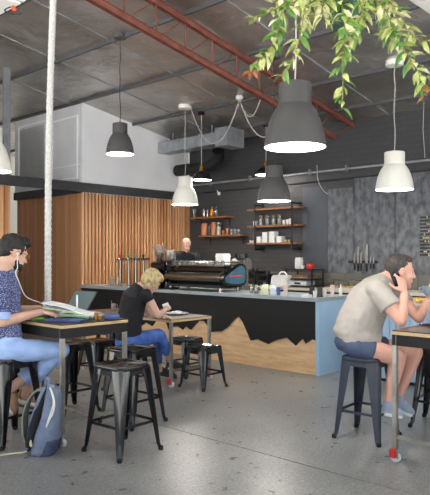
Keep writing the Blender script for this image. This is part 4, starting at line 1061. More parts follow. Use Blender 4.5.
mb = MB(); mb.loft([[V((x, .036*math.cos(a)*s, .027+.027*math.sin(a)*s)) for a in [2*PI*k/20 for k in range(20)]] for x, s in ((-.062, .55), (-.056, .85), (-.045, 1), (.045, 1), (.056, .85), (.062, .55))]); mb.build('shell', 'blue_cover', r, smooth=True); MB().box((-.05, -.0375, .025), (.05, -.035, .029)).build('seam', 'pack_dark', r)
tag(r, 'rounded blue case at the far end of the laptop table', 'case')
# woman's table
p = onZ(113.5, 310.5, LT); r = empty('steel_cup', p); MB().lathe([(0, 0), (.028, 0), (.03, .004), (.03, .085), (.028, .085), (.027, .006), (0, .006)], n=22).build('body', 'steel', r, smooth=True); 
MB().tube([(0, 0, .02), (-.03, .01, .125)], .0035, 6).build('spoon', 'steel', r, smooth=True); MB().tube(smoothpath([(.028, -.005, .07), (.055, -.01, .065), (.05, -.01, .03), (.029, -.005, .02)], 5), .004, 6).build('handle', 'steel', r, smooth=True)
tag(r, 'steel cup with a spoon on the wooden table left of the woman', 'cup')
pc = onZ(176.5, 314.6, LT); pl = empty('plate', pc); MB().lathe([(0, 0), (.08, 0), (.125, .012), (.14, .02), (.138, .023), (.12, .016), (.078, .006), (0, .006)], n=36).build('dish', 'ceramic_blue', pl, smooth=True); MB().lathe([(.136, .0215), (.1415, .0205), (.1415, .024), (.136, .025)], n=36).build('rim', 'ceramic_white', pl, smooth=True); tag(pl, 'pale blue plate on the wooden table in front of the woman', 'plate')
nk = empty('crumpled_napkin', pc+V((.03, .03, .0065))); mb = MB(); mb.ell((0, 0, .016), (.07, .02, 0), (-.02, .06, 0), (0, 0, .016), 14, 8); remesh(mb, 'cloth', 'paper', .007, nk, 1, lambda c, n: n*(.010*noise.noise(c*45))); tag(nk, 'crumpled white napkin lying on the pale blue plate', 'napkin')
fk = empty('fork', onZ(164, 317.2, LT)+V((0, 0, .0005))); fk.rotation_euler.z = .9; MB().box((-.09, -.006, 0), (.03, .006, .004)).build('handle', 'steel', fk, bevel=.001); mb = MB(); mb.box((.03, -.012, 0), (.06, .012, .004)); [mb.box((.06, y-.0018, 0), (.10, y+.0018, .004)) for y in (-.010, -.0035, .0035, .010)]; mb.build('tines', 'steel', fk); tag(fk, 'fork lying on the wooden table before the plate', 'fork')
bk = empty('bowl', onZ(158, 313.0, LT)); MB().lathe([(0, 0), (.04, 0), (.075, .03), (.085, .05), (.082, .05), (.07, .03), (.038, .006), (0, .006)], n=28).build('bowl_body', 'black_gloss', bk, smooth=True); MB().lathe([(0, .03), (.066, .028)], n=24).build('food', 'shelf_wood', bk, smooth=True); tag(bk, 'dark bowl on the wooden table beside the arm of the woman', 'bowl')
# right table
o_p = onZ(428.5, 325.5, HT); r = empty('smartphone', o_p+V((0.03, 0, 0))); r.rotation_euler.z = .4; MB().box((-.04, -.08, 0), (.04, .08, .009)).build('body', 'black_gloss', r, bevel=.004); MB().sph((-.025, .06, .009), .006).build('lens', 'ceramic_white', r, smooth=True); tag(r, 'black phone lying on the right table by the picture edge', 'phone')

# ------------------------------------------------------------------ backpack
BD = 4.50
bp = base(47, BD); bpk = empty('backpack', bp); bpk.rotation_euler.z = TH-PI/2; tag(bpk, 'grey blue backpack on the floor leaning against the table leg', 'backpack')
def L_(px, py, dd=0):   # local: x = to the right, y = away, z = up
    if py > 384: py = 384+(py-384)*.962
    px = min(px, 60.2)
    p = at(px, py, BD+dd)-bp; return V((p.dot(RT), p.dot(FW), p.z))
def ringsec(pxl, pxr, py, dep, tilt=0):
    a, b = L_(pxl, py), L_(pxr, py); c = (a+b)/2; hw = (b.x-a.x)/2
    return [V((c.x+hw*math.copysign(abs(math.cos(t))**.6, math.cos(t)), dep*math.copysign(abs(math.sin(t))**.6, math.sin(t)), c.z)) for t in [2*PI*k/32 for k in range(32)]]
mb = MB(); mb.loft([ringsec(32.5, 52, 454.4, .11), ringsec(32.5, 56.5, 451, .128), ringsec(34.5, 59.5, 441, .135), ringsec(39, 62, 428, .138), ringsec(43.5, 62.3, 415, .138), ringsec(46.5, 61.5, 402, .132), ringsec(47.5, 59, 393, .115), ringsec(48, 55.5, 387, .08), ringsec(47.8, 52.5, 384, .045)])
remesh(mb, 'body', 'pack', .008, bpk, 4, lambda c, n: n*(.004*noise.noise(c*16)))
mb = MB(); mb.loft([ringsec(28.6, 35, 450, .11), ringsec(29, 38, 440, .138), ringsec(31.5, 42.5, 425, .14), ringsec(36.5, 47, 408, .137), ringsec(41, 49.5, 394, .115), ringsec(44.5, 50, 387, .07)]); remesh(mb, 'back_panel', 'pack_black', .008, bpk, 3)
mb = MB(); mb.loft([ringsec(51, 60.5, 441, .10), ringsec(52, 62.8, 432, .108), ringsec(54, 63.2, 420, .108), ringsec(55, 62.6, 411, .10), ringsec(56, 61.5, 405, .08)]); remesh(mb, 'front_pocket', 'pack', .008, bpk, 3)
mb = MB(); mb.loft([ringsec(42, 57.5, 453.2, .125), ringsec(46, 58.8, 446, .139), ringsec(49, 60, 438, .139)]); mb.build('bottom_patch', 'pack_dark', bpk, smooth=True)
mb = MB(); mb.loft([[L_(px, py, -.128+o) for px, py in ((29.5, 449), (32.5, 450), (31.5, 441.5), (29.3, 442.5))] for o in (-.012, .02)]); mb.build('leather_tab', 'cream', bpk, bevel=.004)
def ribbon(pix, w, t, name, m, parent):
    path = smoothpath([L_(*p) for p in pix], 6); rings = []
    for i, p in enumerate(path):
        tg = (path[min(i+1, len(path)-1)]-path[max(i-1, 0)]).normalized(); nn = V((0, 1, 0)); u = tg.cross(nn).normalized()
        rings.append([p+nn*w-u*t, p+nn*w+u*t, p-nn*w+u*t, p-nn*w-u*t])
    return MB().loft(rings).build(name, m, parent, bevel=.003)
ribbon([(43.5, 390, -.07), (36, 391, -.07), (28.5, 401, -.07), (24.5, 413, -.07), (23.3, 425, -.07), (24.5, 438, -.07), (27.5, 448, -.07)], .03, .006, 'shoulder_strap', 'strap', bpk)
ribbon([(44, 389, .07), (38, 390, .07), (31, 399, .07), (27.5, 411, .07), (26, 424, .07), (27, 438, .07), (29.5, 448, .07)], .03, .006, 'shoulder_strap', 'pack', bpk)
ribbon([(45, 387, -.10), (40.5, 396, -.12), (34.5, 412, -.125), (29, 432, -.122), (27.2, 452, -.115)], .006, .011, 'side_piping', 'pack', bpk)
MB().tube(smoothpath([L_(46, 386, .02), L_(46.3, 379, .02), L_(48.3, 378.5, .0), L_(49, 386, .0)], 6), .012, 8).build('carry_loop', 'pack', bpk, smooth=True)
for k, pix in enumerate((((50, 388, -.075), (52.5, 396, -.118), (53.5, 404, -.137), (51.5, 412, -.143), (48.5, 421, -.144), (46.3, 429, -.144)), ((50.5, 389, -.08), (53.6, 398, -.122), (54.5, 406, -.139), (53, 414, -.143), (50, 420, -.144), (47.5, 426, -.144)))):
    MB().tube(smoothpath([L_(*p) for p in pix], 6), .006, 8).build('zip_cord', 'sole', bpk, smooth=True)
MB().tube(smoothpath([L_(27.5, 450, -.1), L_(25, 454.7, -.12), L_(14, 456, -.16), L_(0, 458.2, -.22)], 6), .005, 6).build('loose_strap', 'cream', bpk, smooth=True)

# ------------------------------------------------------------------ hanging plant
PD = 3.2
hp_c = at(347, 26, PD); hp = empty('hanging_plant', hp_c); tag(hp, 'trailing variegated plant in a green pot hung high at the top of the picture', 'plant')
R_ = .125
MB().lathe([(0, 0), (R_*.68, 0), (R_*.72, .01), (R_, .19), (R_*1.05, .195), (R_*1.05, .215), (R_*.96, .215), (R_*.95, .18), (0, .17)], n=32).build('pot', 'pot_green', hp, smooth=True)
for k in range(3):
    a = 2*PI*k/3+.4; MB().tube([(R_*1.03*math.cos(a), R_*1.03*math.sin(a), .2), (0, 0, .72)], .0025, 6).build('hanger_wire', 'galv', hp)
zt = zc(hp_c.x)-hp_c.z; MB().cyl((0, 0, .72), (0, 0, zt), .003, n=6).build('hanger_cord', 'galv', hp)
def leaf(mb, p, dr, nr, l, w):
    dr = dr.normalized(); sd = dr.cross(nr).normalized(); n = sd.cross(dr).normalized(); q = []
    for t, h, b in ((0, .0, 0), (.12, .38, .02), (.35, 1, .05), (.6, .86, .03), (.82, .42, -.03), (1, 0, -.11)):
        c = p+dr*(l*t)+n*(b*l); q.append((c-sd*w/2*h+n*.10*w*h, c-n*.0, c+sd*w/2*h+n*.10*w*h))
    vs = [x for tr in q for x in tr]; fs = []
    for k in range(len(q)-1):
        a = 3*k; fs += [(a, a+1, a+4, a+3), (a+1, a+2, a+5, a+4)]
    mb.add(vs, fs)
rl = random.Random(21)
def vine(pix, step=.017, leafl=(.045, .075), cream=.4, red=False, dens=2):
    step *= .95
    path = smoothpath([at(px, py, PD+dd)-hp_c for px, py, dd in pix], 14)
    v = MB().tube(path, .0028, 6).build('vine', 'stem', hp, smooth=True)
    mb = MB(); acc = 0; k = 0
    for i in range(1, len(path)):
        acc += (path[i]-path[i-1]).length
        if acc < step: continue
        acc = 0; tg = (path[i]-path[max(0, i-3)]).normalized()
        for s_ in range(dens):
            a = k*2.4+s_*PI+rl.uniform(-.5, .5); k += 1
            side = tg.orthogonal().normalized(); bt = tg.cross(side); out = side*math.cos(a)+bt*math.sin(a)
            dr = out*1.0+tg*.5+V((0, 0, -.15))+V((rl.uniform(-.3, .3), rl.uniform(-.3, .3), rl.uniform(-.3, .3)))
            u = rl.random(); mb.cur = 2 if u < cream*.6 else 1 if u < cream*.6+.42 else 0
            end = i/len(path)
            if red and end > .9 and rl.random() < .7: mb.cur = 3
            L0 = rl.uniform(*leafl)*(1-.2*end)*1.5
            leaf(mb, path[i], dr, V((rl.uniform(-.5, .5), rl.uniform(-.5, .5), 1)), L0, L0*.36)
    mb.build('leaves', ['leaf_green', 'leaf_lime', 'leaf_cream', 'leaf_red'], v, smooth=True)
LB = 1.3
vine([(338, 4, -.05), (318, -4, -.10), (298, 0, -.16), (282, 13, -.18), (278, 30, -.18), (272, 44, -.17), (266, 56, -.16), (255, 62, -.15), (251, 73, -.15)], red=True)
vine([(338, 4, 0), (315, -8, -.03), (292, -2, -.05), (276, 9, -.06), (263, 15, -.06), (254, 17, -.06), (251, 24, -.06)], .02, (.04, .06), red=True)
vine([(340, 4, .02), (322, -4, -.12), (306, 10, -.18), (301, 30, -.2), (297, 48, -.2), (291, 62, -.2), (284, 71, -.2), (282, 78, -.2)], .02, (.045, .07), red=True)
vine([(343, 2, -.1), (340, -4, -.2), (344, 18, -.24), (345, 40, -.24), (343.5, 58, -.24)], .013, (.045, .075), cream=.25)
vine([(345, 40, -.24), (343, 60, -.24), (343, 80, -.24), (342, 109, -.24)], .03, (.045, .07), cream=.05)
vine([(352, 4, 0), (366, -6, -.1), (384, 8, -.16), (393, 28, -.18), (400, 44, -.18), (408, 56, -.18), (416, 68, -.18), (424, 80, -.18), (426, 96, -.18)], .012, (.045, .075), cream=.55, red=True)
vine([(354, 4, .03), (374, -8, 0), (392, 4, -.04), (404, 22, -.06), (412, 36, -.06), (420, 41, -.06), (432, 40, -.06)], .018, (.04, .065), cream=.5)
vine([(335, 2, .04), (318, -6, .04), (305, 4, .02), (310, 20, .0)], .012, (.05, .08), cream=.6)
vine([(350, 2, -.1), (356, -6, -.18), (362, 12, -.22), (357, 26, -.22), (352, 38, -.22)], .014, (.05, .08), cream=.2)
vine([(342, 2, -.1), (330, -6, -.17), (322, 8, -.22), (326, 22, -.22)], .012, (.05, .08), cream=.55)
vine([(356, 2, 0), (372, -8, .02), (384, 4, .03), (390, 24, .03), (386, 38, .03)], .012, (.05, .08), cream=.5)
vine([(335, 2, 0), (312, -10, .0), (288, -6, .02), (272, 4, .04)], .014, (.05, .08), cream=.6)
# ------------------------------------------------------------------ people
def limb(mb, pts, n=14):
    for (p, r), (q, s) in zip(pts, pts[1:]):
        p, q = V(p), V(q); mb.tube([p, q], [r, s], n)
    for p, r in pts: mb.sph(p, r*.995, n, 10)
def secloft(mb, secs, lat, n=24, p=.8):
    # secs: (centre, half front-back, half lateral); rings square to the spine
    rings = []
    for i, (c, hf, hl) in enumerate(secs):
        t = (V(secs[min(i+1, len(secs)-1)][0])-V(secs[max(i-1, 0)][0])).normalized()
        l = (lat-t*lat.dot(t)).normalized(); f = t.cross(l).normalized()
        rings.append([V(c)+l*hl*math.copysign(abs(math.cos(a))**p, math.cos(a))+f*hf*math.copysign(abs(math.sin(a))**p, math.sin(a)) for a in [2*PI*k/n for k in range(n)]])
    mb.loft(rings)
def hand(mb, wr, d, n, side, curl=(.35, .45, .35), thumb=(.6, .7, .3), size=1.0, spread=.0, curls=None):
    wr, d = V(wr), V(d).normalized(); n = V(n); n = (n-d*n.dot(d)).normalized(); side = V(side); side = (side-d*side.dot(d)-n*side.dot(n)).normalized(); k = size
    rings = []
    for t, hw, ht in ((-.012, .024, .019), (.012, .029, .018), (.045, .039, .016), (.075, .042, .014), (.092, .039, .012)):
        rings.append([wr+d*(t*k)+side*(hw*k*math.cos(a))+n*(ht*k*math.sin(a)) for a in [2*PI*i/16 for i in range(16)]])
    mb.loft(rings)
    for i, L0 in enumerate((.072, .080, .074, .058)):
        b = wr+d*((.086-.005*abs(i-1))*k)+side*((.031-.0205*i)*k); r = (.0095, .0098, .0093, .0082)[i]*k
        ax = d.cross(n); ang = 0; pts = [(b-d*.012*k, r)]; p = b; dd = (d+side*(spread*(1.5-i)))
        c = curls[i] if curls else curl
        for q, (fr, cu) in enumerate(zip((.45, .30, .25), c)):
            ang += cu; v = (dd*math.cos(ang)+n*math.sin(ang)).normalized(); p = p+v*(L0*fr*k); pts.append((p, r*(.95-.07*q)))
        limb(mb, pts, 10)
    b = wr+d*(.022*k)+side*(.026*k)+n*(.004*k); v1 = (d*thumb[0]+side*thumb[1]+n*thumb[2]).normalized(); v2 = (v1+d*.5+n*.25).normalized(); v3 = (v2+d*.3-side*.2).normalized()
    p1 = b+v1*(.040*k); p2 = p1+v2*(.032*k); p3 = p2+v3*(.022*k)
    limb(mb, [(b, .0135*k), (p1, .0115*k), (p2, .0105*k), (p3, .0085*k)], 10)
def head(mb, c, f, up, k=1.0):
    f = V(f).normalized(); up = V(up); up = (up-f*up.dot(f)).normalized(); s = f.cross(up); c = V(c); k = V((k, k, k)).x
    E = lambda o, a, b, h, n=20, m=14: mb.ell(c+f*(o[0]*k)+s*(o[1]*k)+up*(o[2]*k), f*(a*k), s*(b*k), up*(h*k), n, m)
    E((-.012, 0, .022), .096, .076, .090)
    E((.030, 0, -.035), .060, .060, .078); E((.048, 0, -.062), .042, .050, .050); E((.070, 0, -.104), .022, .024, .020)
    E((.002, 0, -.060), .065, .060, .048)
    E((.076, .028, -.002+.016), .014, .028, .010); E((.076, -.028, .014), .014, .028, .010)
    E((.072, .036, -.036), .016, .020, .018); E((.072, -.036, -.036), .016, .020, .018)
    q = lambda x, y, z: c+f*(x*k)+s*(y*k)+up*(z*k)
    limb(mb, [(q(.086, 0, .010), .008*k), (q(.102, 0, -.026), .010*k), (q(.106, 0, -.036), .0115*k)]); E((.094, .011, -.040), .010, .008, .007); E((.094, -.011, -.040), .010, .008, .007)
    E((.088, 0, -.064), .010, .022, .006); E((.086, 0, -.075), .010, .019, .007)
    for y in (-1, 1):
        mb.ell(q(-.006, y*.078, -.012), f*(.018*k)-up*(.004*k), s*(.006*k)+f*(.004*k*0), up*(.030*k), 14, 10)
        E((-.010, y*.080, -.032), .010, .006, .012)
    return f, s, up
def face_bits(par, c, f, s, up, k, iris, brow):
    q = lambda x, y, z: V(c)+f*(x*k)+s*(y*k)+up*(z*k)
    for y in (-1, 1):
        e = MB().sph(q(.0715, y*.0305, -.004), .0098*k, 14, 10).build('eye', 'ceramic_white', par, smooth=True)
        MB().ell(q(.0785, y*.0325, -.005), f*(.0040*k), s*(.0085*k), up*(.006*k), 12, 8).build('iris', iris, e, smooth=True)
        MB().tube([q(.086, y*.014, .016), q(.089, y*.028, .021), q(.080, y*.046, .016)], [.003*k, .0045*k, .003*k], 8).build('eyebrow', brow, par, smooth=True)
    MB().ell(q(.095, 0, -.0695), f*(.004*k), s*(.019*k), up*(.0022*k), 14, 8).build('mouth', 'machine_red', par, smooth=True)
def sec(px, py, d, hpx, hl): return (at(px, py, d), hpx*d/FPX, hl)
lumpy = lambda amp, sc: (lambda c, n: n*(amp*noise.noise(c*sc)+amp*.6*noise.noise(c*sc*2.3)))

def shoe(par, heel, toe, up, m, top, sole_m='sole', w=.046, h=.075):
    heel, toe = V(heel), V(toe); f = (toe-heel); L0 = f.length; f.normalize(); up = V(up); up = (up-f*up.dot(f)).normalized(); s = f.cross(up)
    def ring(z, grow=0, hs=1): 
        o = []
        for t, ww in ((-.0, .5), (.06, .78), (.25, .82), (.5, .86), (.7, 1.0), (.85, .92), (.95, .66), (1.0, .3)): o.append((t, ww))
        L1 = [heel+f*(t*L0)+s*((w+grow)*ww)+up*z for t, ww in o]; R1 = [heel+f*(t*L0)-s*((w+grow)*ww)+up*z for t, ww in reversed(o)]
        return L1+R1
    sl = MB().loft([ring(0, -.004), ring(.004, .002), ring(.020, .003), ring(.024, 0)]).build('sole', sole_m, None, smooth=True)
    mb = MB(); mb.loft([ring(.020, -.003), ring(.034, -.004)])
    pts = [(heel+f*L0*.12+up*.05, .036), (heel+f*L0*.35+up*.058, .036), (heel+f*L0*.58+up*.046, .035), (heel+f*L0*.78+up*.034, .033), (heel+f*L0*.90+up*.028, .026)]
    limb(mb, pts); limb(mb, [(heel+f*L0*.12+up*.05, .036), (heel+f*L0*.16+up*h, .038)])
    sh = remesh(mb, 'shoe', m, .007, par, 4); sl.parent = sh
    if top:
        mb = MB()
        for t in (.42, .50, .58): mb.tube([heel+f*L0*t+up*(.094-.1*(t-.42)-.006)-s*.022, heel+f*L0*t+up*(.099-.1*(t-.42)-.006), heel+f*L0*t+up*(.094-.1*(t-.42)-.006)+s*.022], .0032, 6)
        mb.build('laces', top, sh, smooth=True)
    return sh

# ---- bearded man with earphones, left table
m1 = empty('person', base(6, 4.84)); B1 = m1.location.copy()
tag(m1, 'bearded man in a flecked navy shirt and pale jeans reading at the left table', 'person')
def built(o, B=None): return o
class Shift:   # geometry is drawn in world space; hang it on an empty by an offset
    def __init__(s, root): s.root = root; s.off = root.location.copy()
    def __call__(s, o): o.parent = s.root; o.location = -s.off; return o
def group_person(root):
    sh = Shift(root)
    for o in [x for x in C.objects if x.get('_p') == root.name]: del o['_p']; sh(o)
class PMB(MB): pass
ang = math.radians(24); F1 = RT*math.cos(ang)+FW*math.sin(ang); S1 = F1.cross(UP)   # S1: his right-hand side
hc = at(14, 252, 4.86); hf = RT*.74+FW*.58-UP*.36
b = MB(); f, s, u = head(b, hc, hf, UP, 1.10)
nb = at(5, 277, 4.88)
limb(b, [(hc-f*.03-u*.07, .060), (nb, .064)])
secloft(b, [sec(6, 349, 4.8, 15, .15), sec(5, 338, 4.82, 15, .16), sec(3, 320, 4.84, 14, .15), sec(3, 300, 4.86, 15.5, .17), sec(4, 286, 4.87, 13, .175), sec(5, 278, 4.88, 8.5, .10)], S1)
shR, elR, wrR = at(0, 287, 4.70), at(2, 322, 4.64), at(41, 312, 4.94)
shL, elL, wrL = at(10, 286, 5.05), at(14, 311, 5.16), at(39, 308.5, 5.14)
limb(b, [(shR, .058), (shR.lerp(elR, .5), .050), (elR, .041), (elR.lerp(wrR, .3), .041), (wrR, .027)])
limb(b, [(shL, .058), (elL, .041), (elL.lerp(wrL, .3), .040), (wrL, .027)])
hand(b, wrR+(wrR-elR).normalized()*.012, (RT*.93+FW*.30-UP*.16), -UP+FW*.4, FW, curls=((.15, .3, .3), (.2, .35, .3), (.3, .4, .3), (.4, .45, .3)), thumb=(.75, .6, .1))
hand(b, wrL+(wrL-elL).normalized()*.012, (RT*.95-FW*.05-UP*.05), -UP-FW*.4, -FW, curl=(.25, .4, .3), thumb=(.7, .6, .1))
hR, kR, aR = at(8, 351, 4.72), at(61, 350, 4.86), at(27, 385, 4.94)
hL, kL, aL = at(8, 350, 4.96), at(60, 351, 5.06), at(13, 387, 4.84)
limb(b, [(hR, .085), (hR.lerp(kR, .5), .078), (kR, .060), (kR.lerp(aR, .3), .058), (aR, .038)])
limb(b, [(hL, .085), (hL.lerp(kL, .5), .078), (kL, .060), (kL.lerp(aL, .3), .056), (aL, .038)])
ftR = (at(23, 398, 4.94), at(33.5, 400, 4.98)); ftL = (at(6, 392, 4.84), at(9, 412, 4.80))
limb(b, [(aR, .036), (at(25, 396, 4.95), .03)]); limb(b, [(aL, .036), (at(8, 396, 4.84), .03)])
sh = Shift(m1)
sh(remesh(b, 'body', 'skin2', .0065, None, 5))
# hair: thick top, shorter sides, and beard
h = MB(); k = 1.10
E = lambda mb, c, f, s, u, o, a, b_, hh, k: mb.ell(c+f*(o[0]*k)+s*(o[1]*k)+u*(o[2]*k), f*(a*k), s*(b_*k), u*(hh*k), 20, 14)
E(h, hc, f, s, u, (-.022, 0, .036), .100, .083, .092, k); E(h, hc, f, s, u, (.030, 0, .085), .062, .066, .040, k); E(h, hc, f, s, u, (.066, 0, .082), .030, .055, .026, k); E(h, hc, f, s, u, (-.062, 0, -.012), .048, .068, .055, k)
sh(remesh(h, 'hair', 'hair_dark', .008, None, 2, lambda c, n: n*(.010*noise.noise(c*38)+.006*noise.noise(c*80))))
E2 = MB(); E(E2, hc, f, s, u, (.050, 0, -.082), .046, .054, .036, k); E(E2, hc, f, s, u, (.078, 0, -.098), .022, .028, .026, k); E(E2, hc, f, s, u, (.024, 0, -.062), .036, .0645, .036, k)
sh(remesh(E2, 'beard', 'hair_dark', .007, None, 2, lambda c, n: n*(.003*noise.noise(c*70))))
fr = empty('face_features'); bpy.data.objects.remove(fr)
def feats(root, c, f, s, u, k, iris, brow):
    before = set(C.objects); face_bits(None, c, f, s, u, k, iris, brow)
    for o in [x for x in C.objects if x not in before and x.parent is None]: Shift(root)(o)
feats(m1, hc, f, s, u, k, 'hair_dark', 'hair_dark')
q = lambda x, y, z: hc+f*(x*k)+s*(y*k)+u*(z*k)
g = MB()
for y in (-1, 1):
    g.tube([q(.098, y*.034+.022*math.cos(a), -.004+.019*math.sin(a)) for a in [2*PI*i/18 for i in range(19)]], .0026, 6)
    g.tube([q(.096, y*.056, .004), q(.075, y*.076, .006), q(-.004, y*.086, .004), q(-.018, y*.086, -.012)], .0026, 6)
g.tube([q(.099, -.012, .0), q(.103, 0, .004), q(.099, .012, .0)], .0026, 6)
sh(g.build('glasses', 'amber', smooth=True))
t = MB(); secloft(t, [sec(6, 343.5, 4.81, 16.5, .175), sec(5, 338, 4.82, 17, .18), sec(3.5, 322, 4.84, 16, .17), sec(3, 304, 4.86, 17, .185), sec(3.5, 291, 4.87, 16.5, .20), sec(4.5, 280, 4.88, 12.5, .16), sec(6.5, 271.5, 4.88, 8, .085)], S1)
limb(t, [(shR, .072), (shR.lerp(elR, .45), .064)]); t.tube([shR.lerp(elR, .3), shR.lerp(elR, .80)], [.068, .060], 18)
limb(t, [(shL, .070), (shL.lerp(elL, .45), .062)]); t.tube([shL.lerp(elL, .3), shL.lerp(elL, .88)], [.066, .058], 18)
sh(remesh(t, 'shirt', 'fleck', .009, None, 4, lumpy(.006, 11)))
c = MB(); d1 = (elR-shR).normalized(); c.tube([shR.lerp(elR, .76), shR.lerp(elR, .96)], [.0635, .0605], 20)
sh(c.build('rolled_cuff', 'light_cuff', smooth=True))
c = MB(); c.tube([shL.lerp(elL, .80), shL.lerp(elL, 1.0)], [.060, .057], 20); sh(c.build('rolled_cuff', 'light_cuff', smooth=True))
c = MB(); secloft(c, [sec(6, 273.5, 4.88, 8.8, .09), sec(7.8, 267.5, 4.88, 8.0, .078)], S1); sh(c.build('collar', 'fleck', smooth=True))
j = MB(); secloft(j, [sec(6, 356, 4.8, 15, .17), sec(6, 350, 4.8, 17.5, .18), sec(5.5, 343, 4.81, 17, .18), sec(5, 338, 4.82, 15, .165)], S1)
for hh, kk, aa, e in ((hR, kR, aR, .80), (hL, kL, aL, .78)):
    limb(j, [(hh, .094), (hh.lerp(kk, .5), .086), (kk, .067), (kk.lerp(aa, .3), .066)]); j.tube([kk.lerp(aa, .25), kk.lerp(aa, e)], [.067, .058], 18)
sh(remesh(j, 'jeans', 'light_jeans', .009, None, 4, lumpy(.005, 13)))
for kk, aa, e in ((kR, aR, .80), (kL, aL, .78)):
    c = MB(); c.tube([kk.lerp(aa, e-.12), kk.lerp(aa, e+.03)], [.063, .060], 20); sh(c.build('rolled_hem', 'light_cuff', smooth=True))
before = set(C.objects)
shoe(None, at(17.5, 400.5, 4.97), at(36, 405.5, 5.00), UP, 'tan_shoe', None, h=.07)
shoe(None, at(4.5, 393, 4.86), at(11.5, 415.5, 4.78), UP*.45+RT*.85, 'tan_shoe', None, h=.06)
for o in [x for x in C.objects if x not in before and x.parent is None]: sh(o)
# earphones: worn, but a thing of their own
ep = empty('earphones', q(.0, .088, -.012)); O = ep.location.copy()
ear = q(-.002, .090, -.014)
MB().sph(ear-O, .010).build('earbud', 'ceramic_white', ep, smooth=True)
cp = [ear, at(17.3, 263, 4.76), at(17.5, 268, 4.76), at(15.5, 272.5, 4.72), at(19, 282, 4.70), at(23, 292, 4.74), at(28, 298, 4.82), at(40, 302.5, 4.98)]
MB().tube(smoothpath([p-O for p in cp], 6), .0032, 6).build('cable', 'ceramic_white', ep, smooth=True)
tag(ep, 'white earphones with cable hanging from the ear of the bearded man', 'earphones')

# ---- man on the phone, right table
m2 = empty('person', base(352, 4.88)); sh = Shift(m2)
tag(m2, 'man in a grey t-shirt and navy shorts talking on a phone at the right table', 'person')
F2 = RT.copy(); S2 = -FW
hc = at(400, 270.5, 4.86); hf = RT*.985-UP*.10-FW*.03; k = 1.10
b = MB(); f, s, u = head(b, hc, hf, UP, k)
nb = at(385, 280, 4.87)
limb(b, [(hc-f*.03-u*.07, .062), (hc.lerp(nb, .6)-u*.02-f*.015, .062), (nb, .066)])
secloft(b, [sec(355, 347, 4.87, 14, .14), sec(357, 338, 4.87, 15, .14), sec(360, 320, 4.87, 16, .15), sec(367, 302, 4.87, 18, .175), sec(376, 289, 4.87, 14, .18), sec(383, 281, 4.87, 9, .11)], S2)
shR, elR, wrR = at(376, 288, 4.68), at(401, 321, 4.55), at(404.5, 294, 4.61)
shL, elL, wrL = at(389, 288, 5.05), at(419, 317.5, 4.83), at(428, 301, 4.80)
limb(b, [(shR, .062), (shR.lerp(elR, .55), .055), (elR, .043), (elR.lerp(wrR, .35), .043), (wrR, .029)])
limb(b, [(shL, .062), (shL.lerp(elL, .55), .055), (elL, .043), (elL.lerp(wrL, .35), .043), (wrL, .029)])
hand(b, wrR+UP*.012, (-RT*.22+UP*.97+FW*.12), FW*.9-RT*.45, -RT, curls=((.08, .25, .2), (.35, .55, .4), (.45, .6, .4), (.5, .6, .4)), thumb=(.55, .75, .35))
cupc = at(428.5, 290.5, 4.77)
hand(b, wrL+UP*.012, (UP*.93+RT*.05+FW*.1), RT*.75-FW*.2, -FW, curl=(.5, .7, .6), thumb=(.6, .5, .5))
hR, kR, aR = at(354, 345.5, 4.76), at(398, 357, 4.74), at(388.5, 400, 4.74)
hL, kL, aL = at(356, 344.5, 4.98), at(415, 352, 5.00), at(398, 396, 4.94)
limb(b, [(hR, .084), (hR.lerp(kR, .55), .078), (kR, .064), (kR.lerp(aR, .3), .060), (kR.lerp(aR, .65), .048), (aR, .036)])
limb(b, [(hL, .084), (hL.lerp(kL, .55), .078), (kL, .064), (kL.lerp(aL, .3), .060), (kL.lerp(aL, .65), .048), (aL, .036)])
limb(b, [(aR, .034), (at(391, 410, 4.74), .03)]); limb(b, [(aL, .034), (at(402, 408, 4.94), .03)])
sh(remesh(b, 'body', 'skin', .0065, None, 5))
h = MB()
E(h, hc, f, s, u, (-.022, 0, .032), .092, .0800, .088, k); E(h, hc, f, s, u, (.026, 0, .082), .052, .060, .032, k); E(h, hc, f, s, u, (-.060, 0, -.010), .034, .060, .044, k)
sh(remesh(h, 'hair', 'hair_grey', .008, None, 3, lambda c, n: n*(.003*noise.noise(c*70))))
feats(m2, hc, f, s, u, k, 'hair_grey', 'hair_grey')
t = MB(); secloft(t, [sec(353, 347, 4.87, 18, .185), sec(355.5, 342, 4.87, 21.5, .192), sec(357, 336, 4.87, 23.5, .19), sec(359, 326, 4.87, 22.5, .185), sec(364, 311, 4.87, 21, .185), sec(370, 298, 4.87, 19, .20), sec(377, 288, 4.87, 14.5, .195), sec(383, 281, 4.87, 9.5, .12), sec(386, 277.5, 4.87, 7.5, .080)], S2)
limb(t, [(shR, .076), (shR.lerp(elR, .3), .074)]); t.tube([shR.lerp(elR, .15), shR.lerp(elR, .60)], [.078, .082], 18)
limb(t, [(shL, .074), (shL.lerp(elL, .3), .072)]); t.tube([shL.lerp(elL, .15), shL.lerp(elL, .58)], [.076, .080], 18)
sh(remesh(t, 'tshirt', 'grey_shirt', .009, None, 4, lumpy(.007, 10)))
j = MB(); secloft(j, [sec(353, 352.5, 4.87, 15, .17), sec(354, 347, 4.87, 19.5, .185), sec(356, 340, 4.87, 20, .185), sec(357, 335, 4.87, 18, .17)], S2)
for hh, kk, e in ((hR, kR, .44), (hL, kL, .50)):
    limb(j, [(hh, .088)]); j.tube([hh, hh.lerp(kk, e)], [.092, .092], 20)
sh(remesh(j, 'shorts', 'navy_shorts', .009, None, 3, lumpy(.005, 12)))
before = set(C.objects)
shoe(None, at(383, 414.5, 4.74), at(402.5, 418, 4.72), UP*.98-RT*.18, 'grey_shoe', 'sole', h=.085)
shoe(None, at(393, 408, 4.95), at(412.5, 416, 4.90), UP*.93-RT*.3, 'grey_shoe', 'sole', h=.085)
for o in [x for x in C.objects if x not in before and x.parent is None]: sh(o)
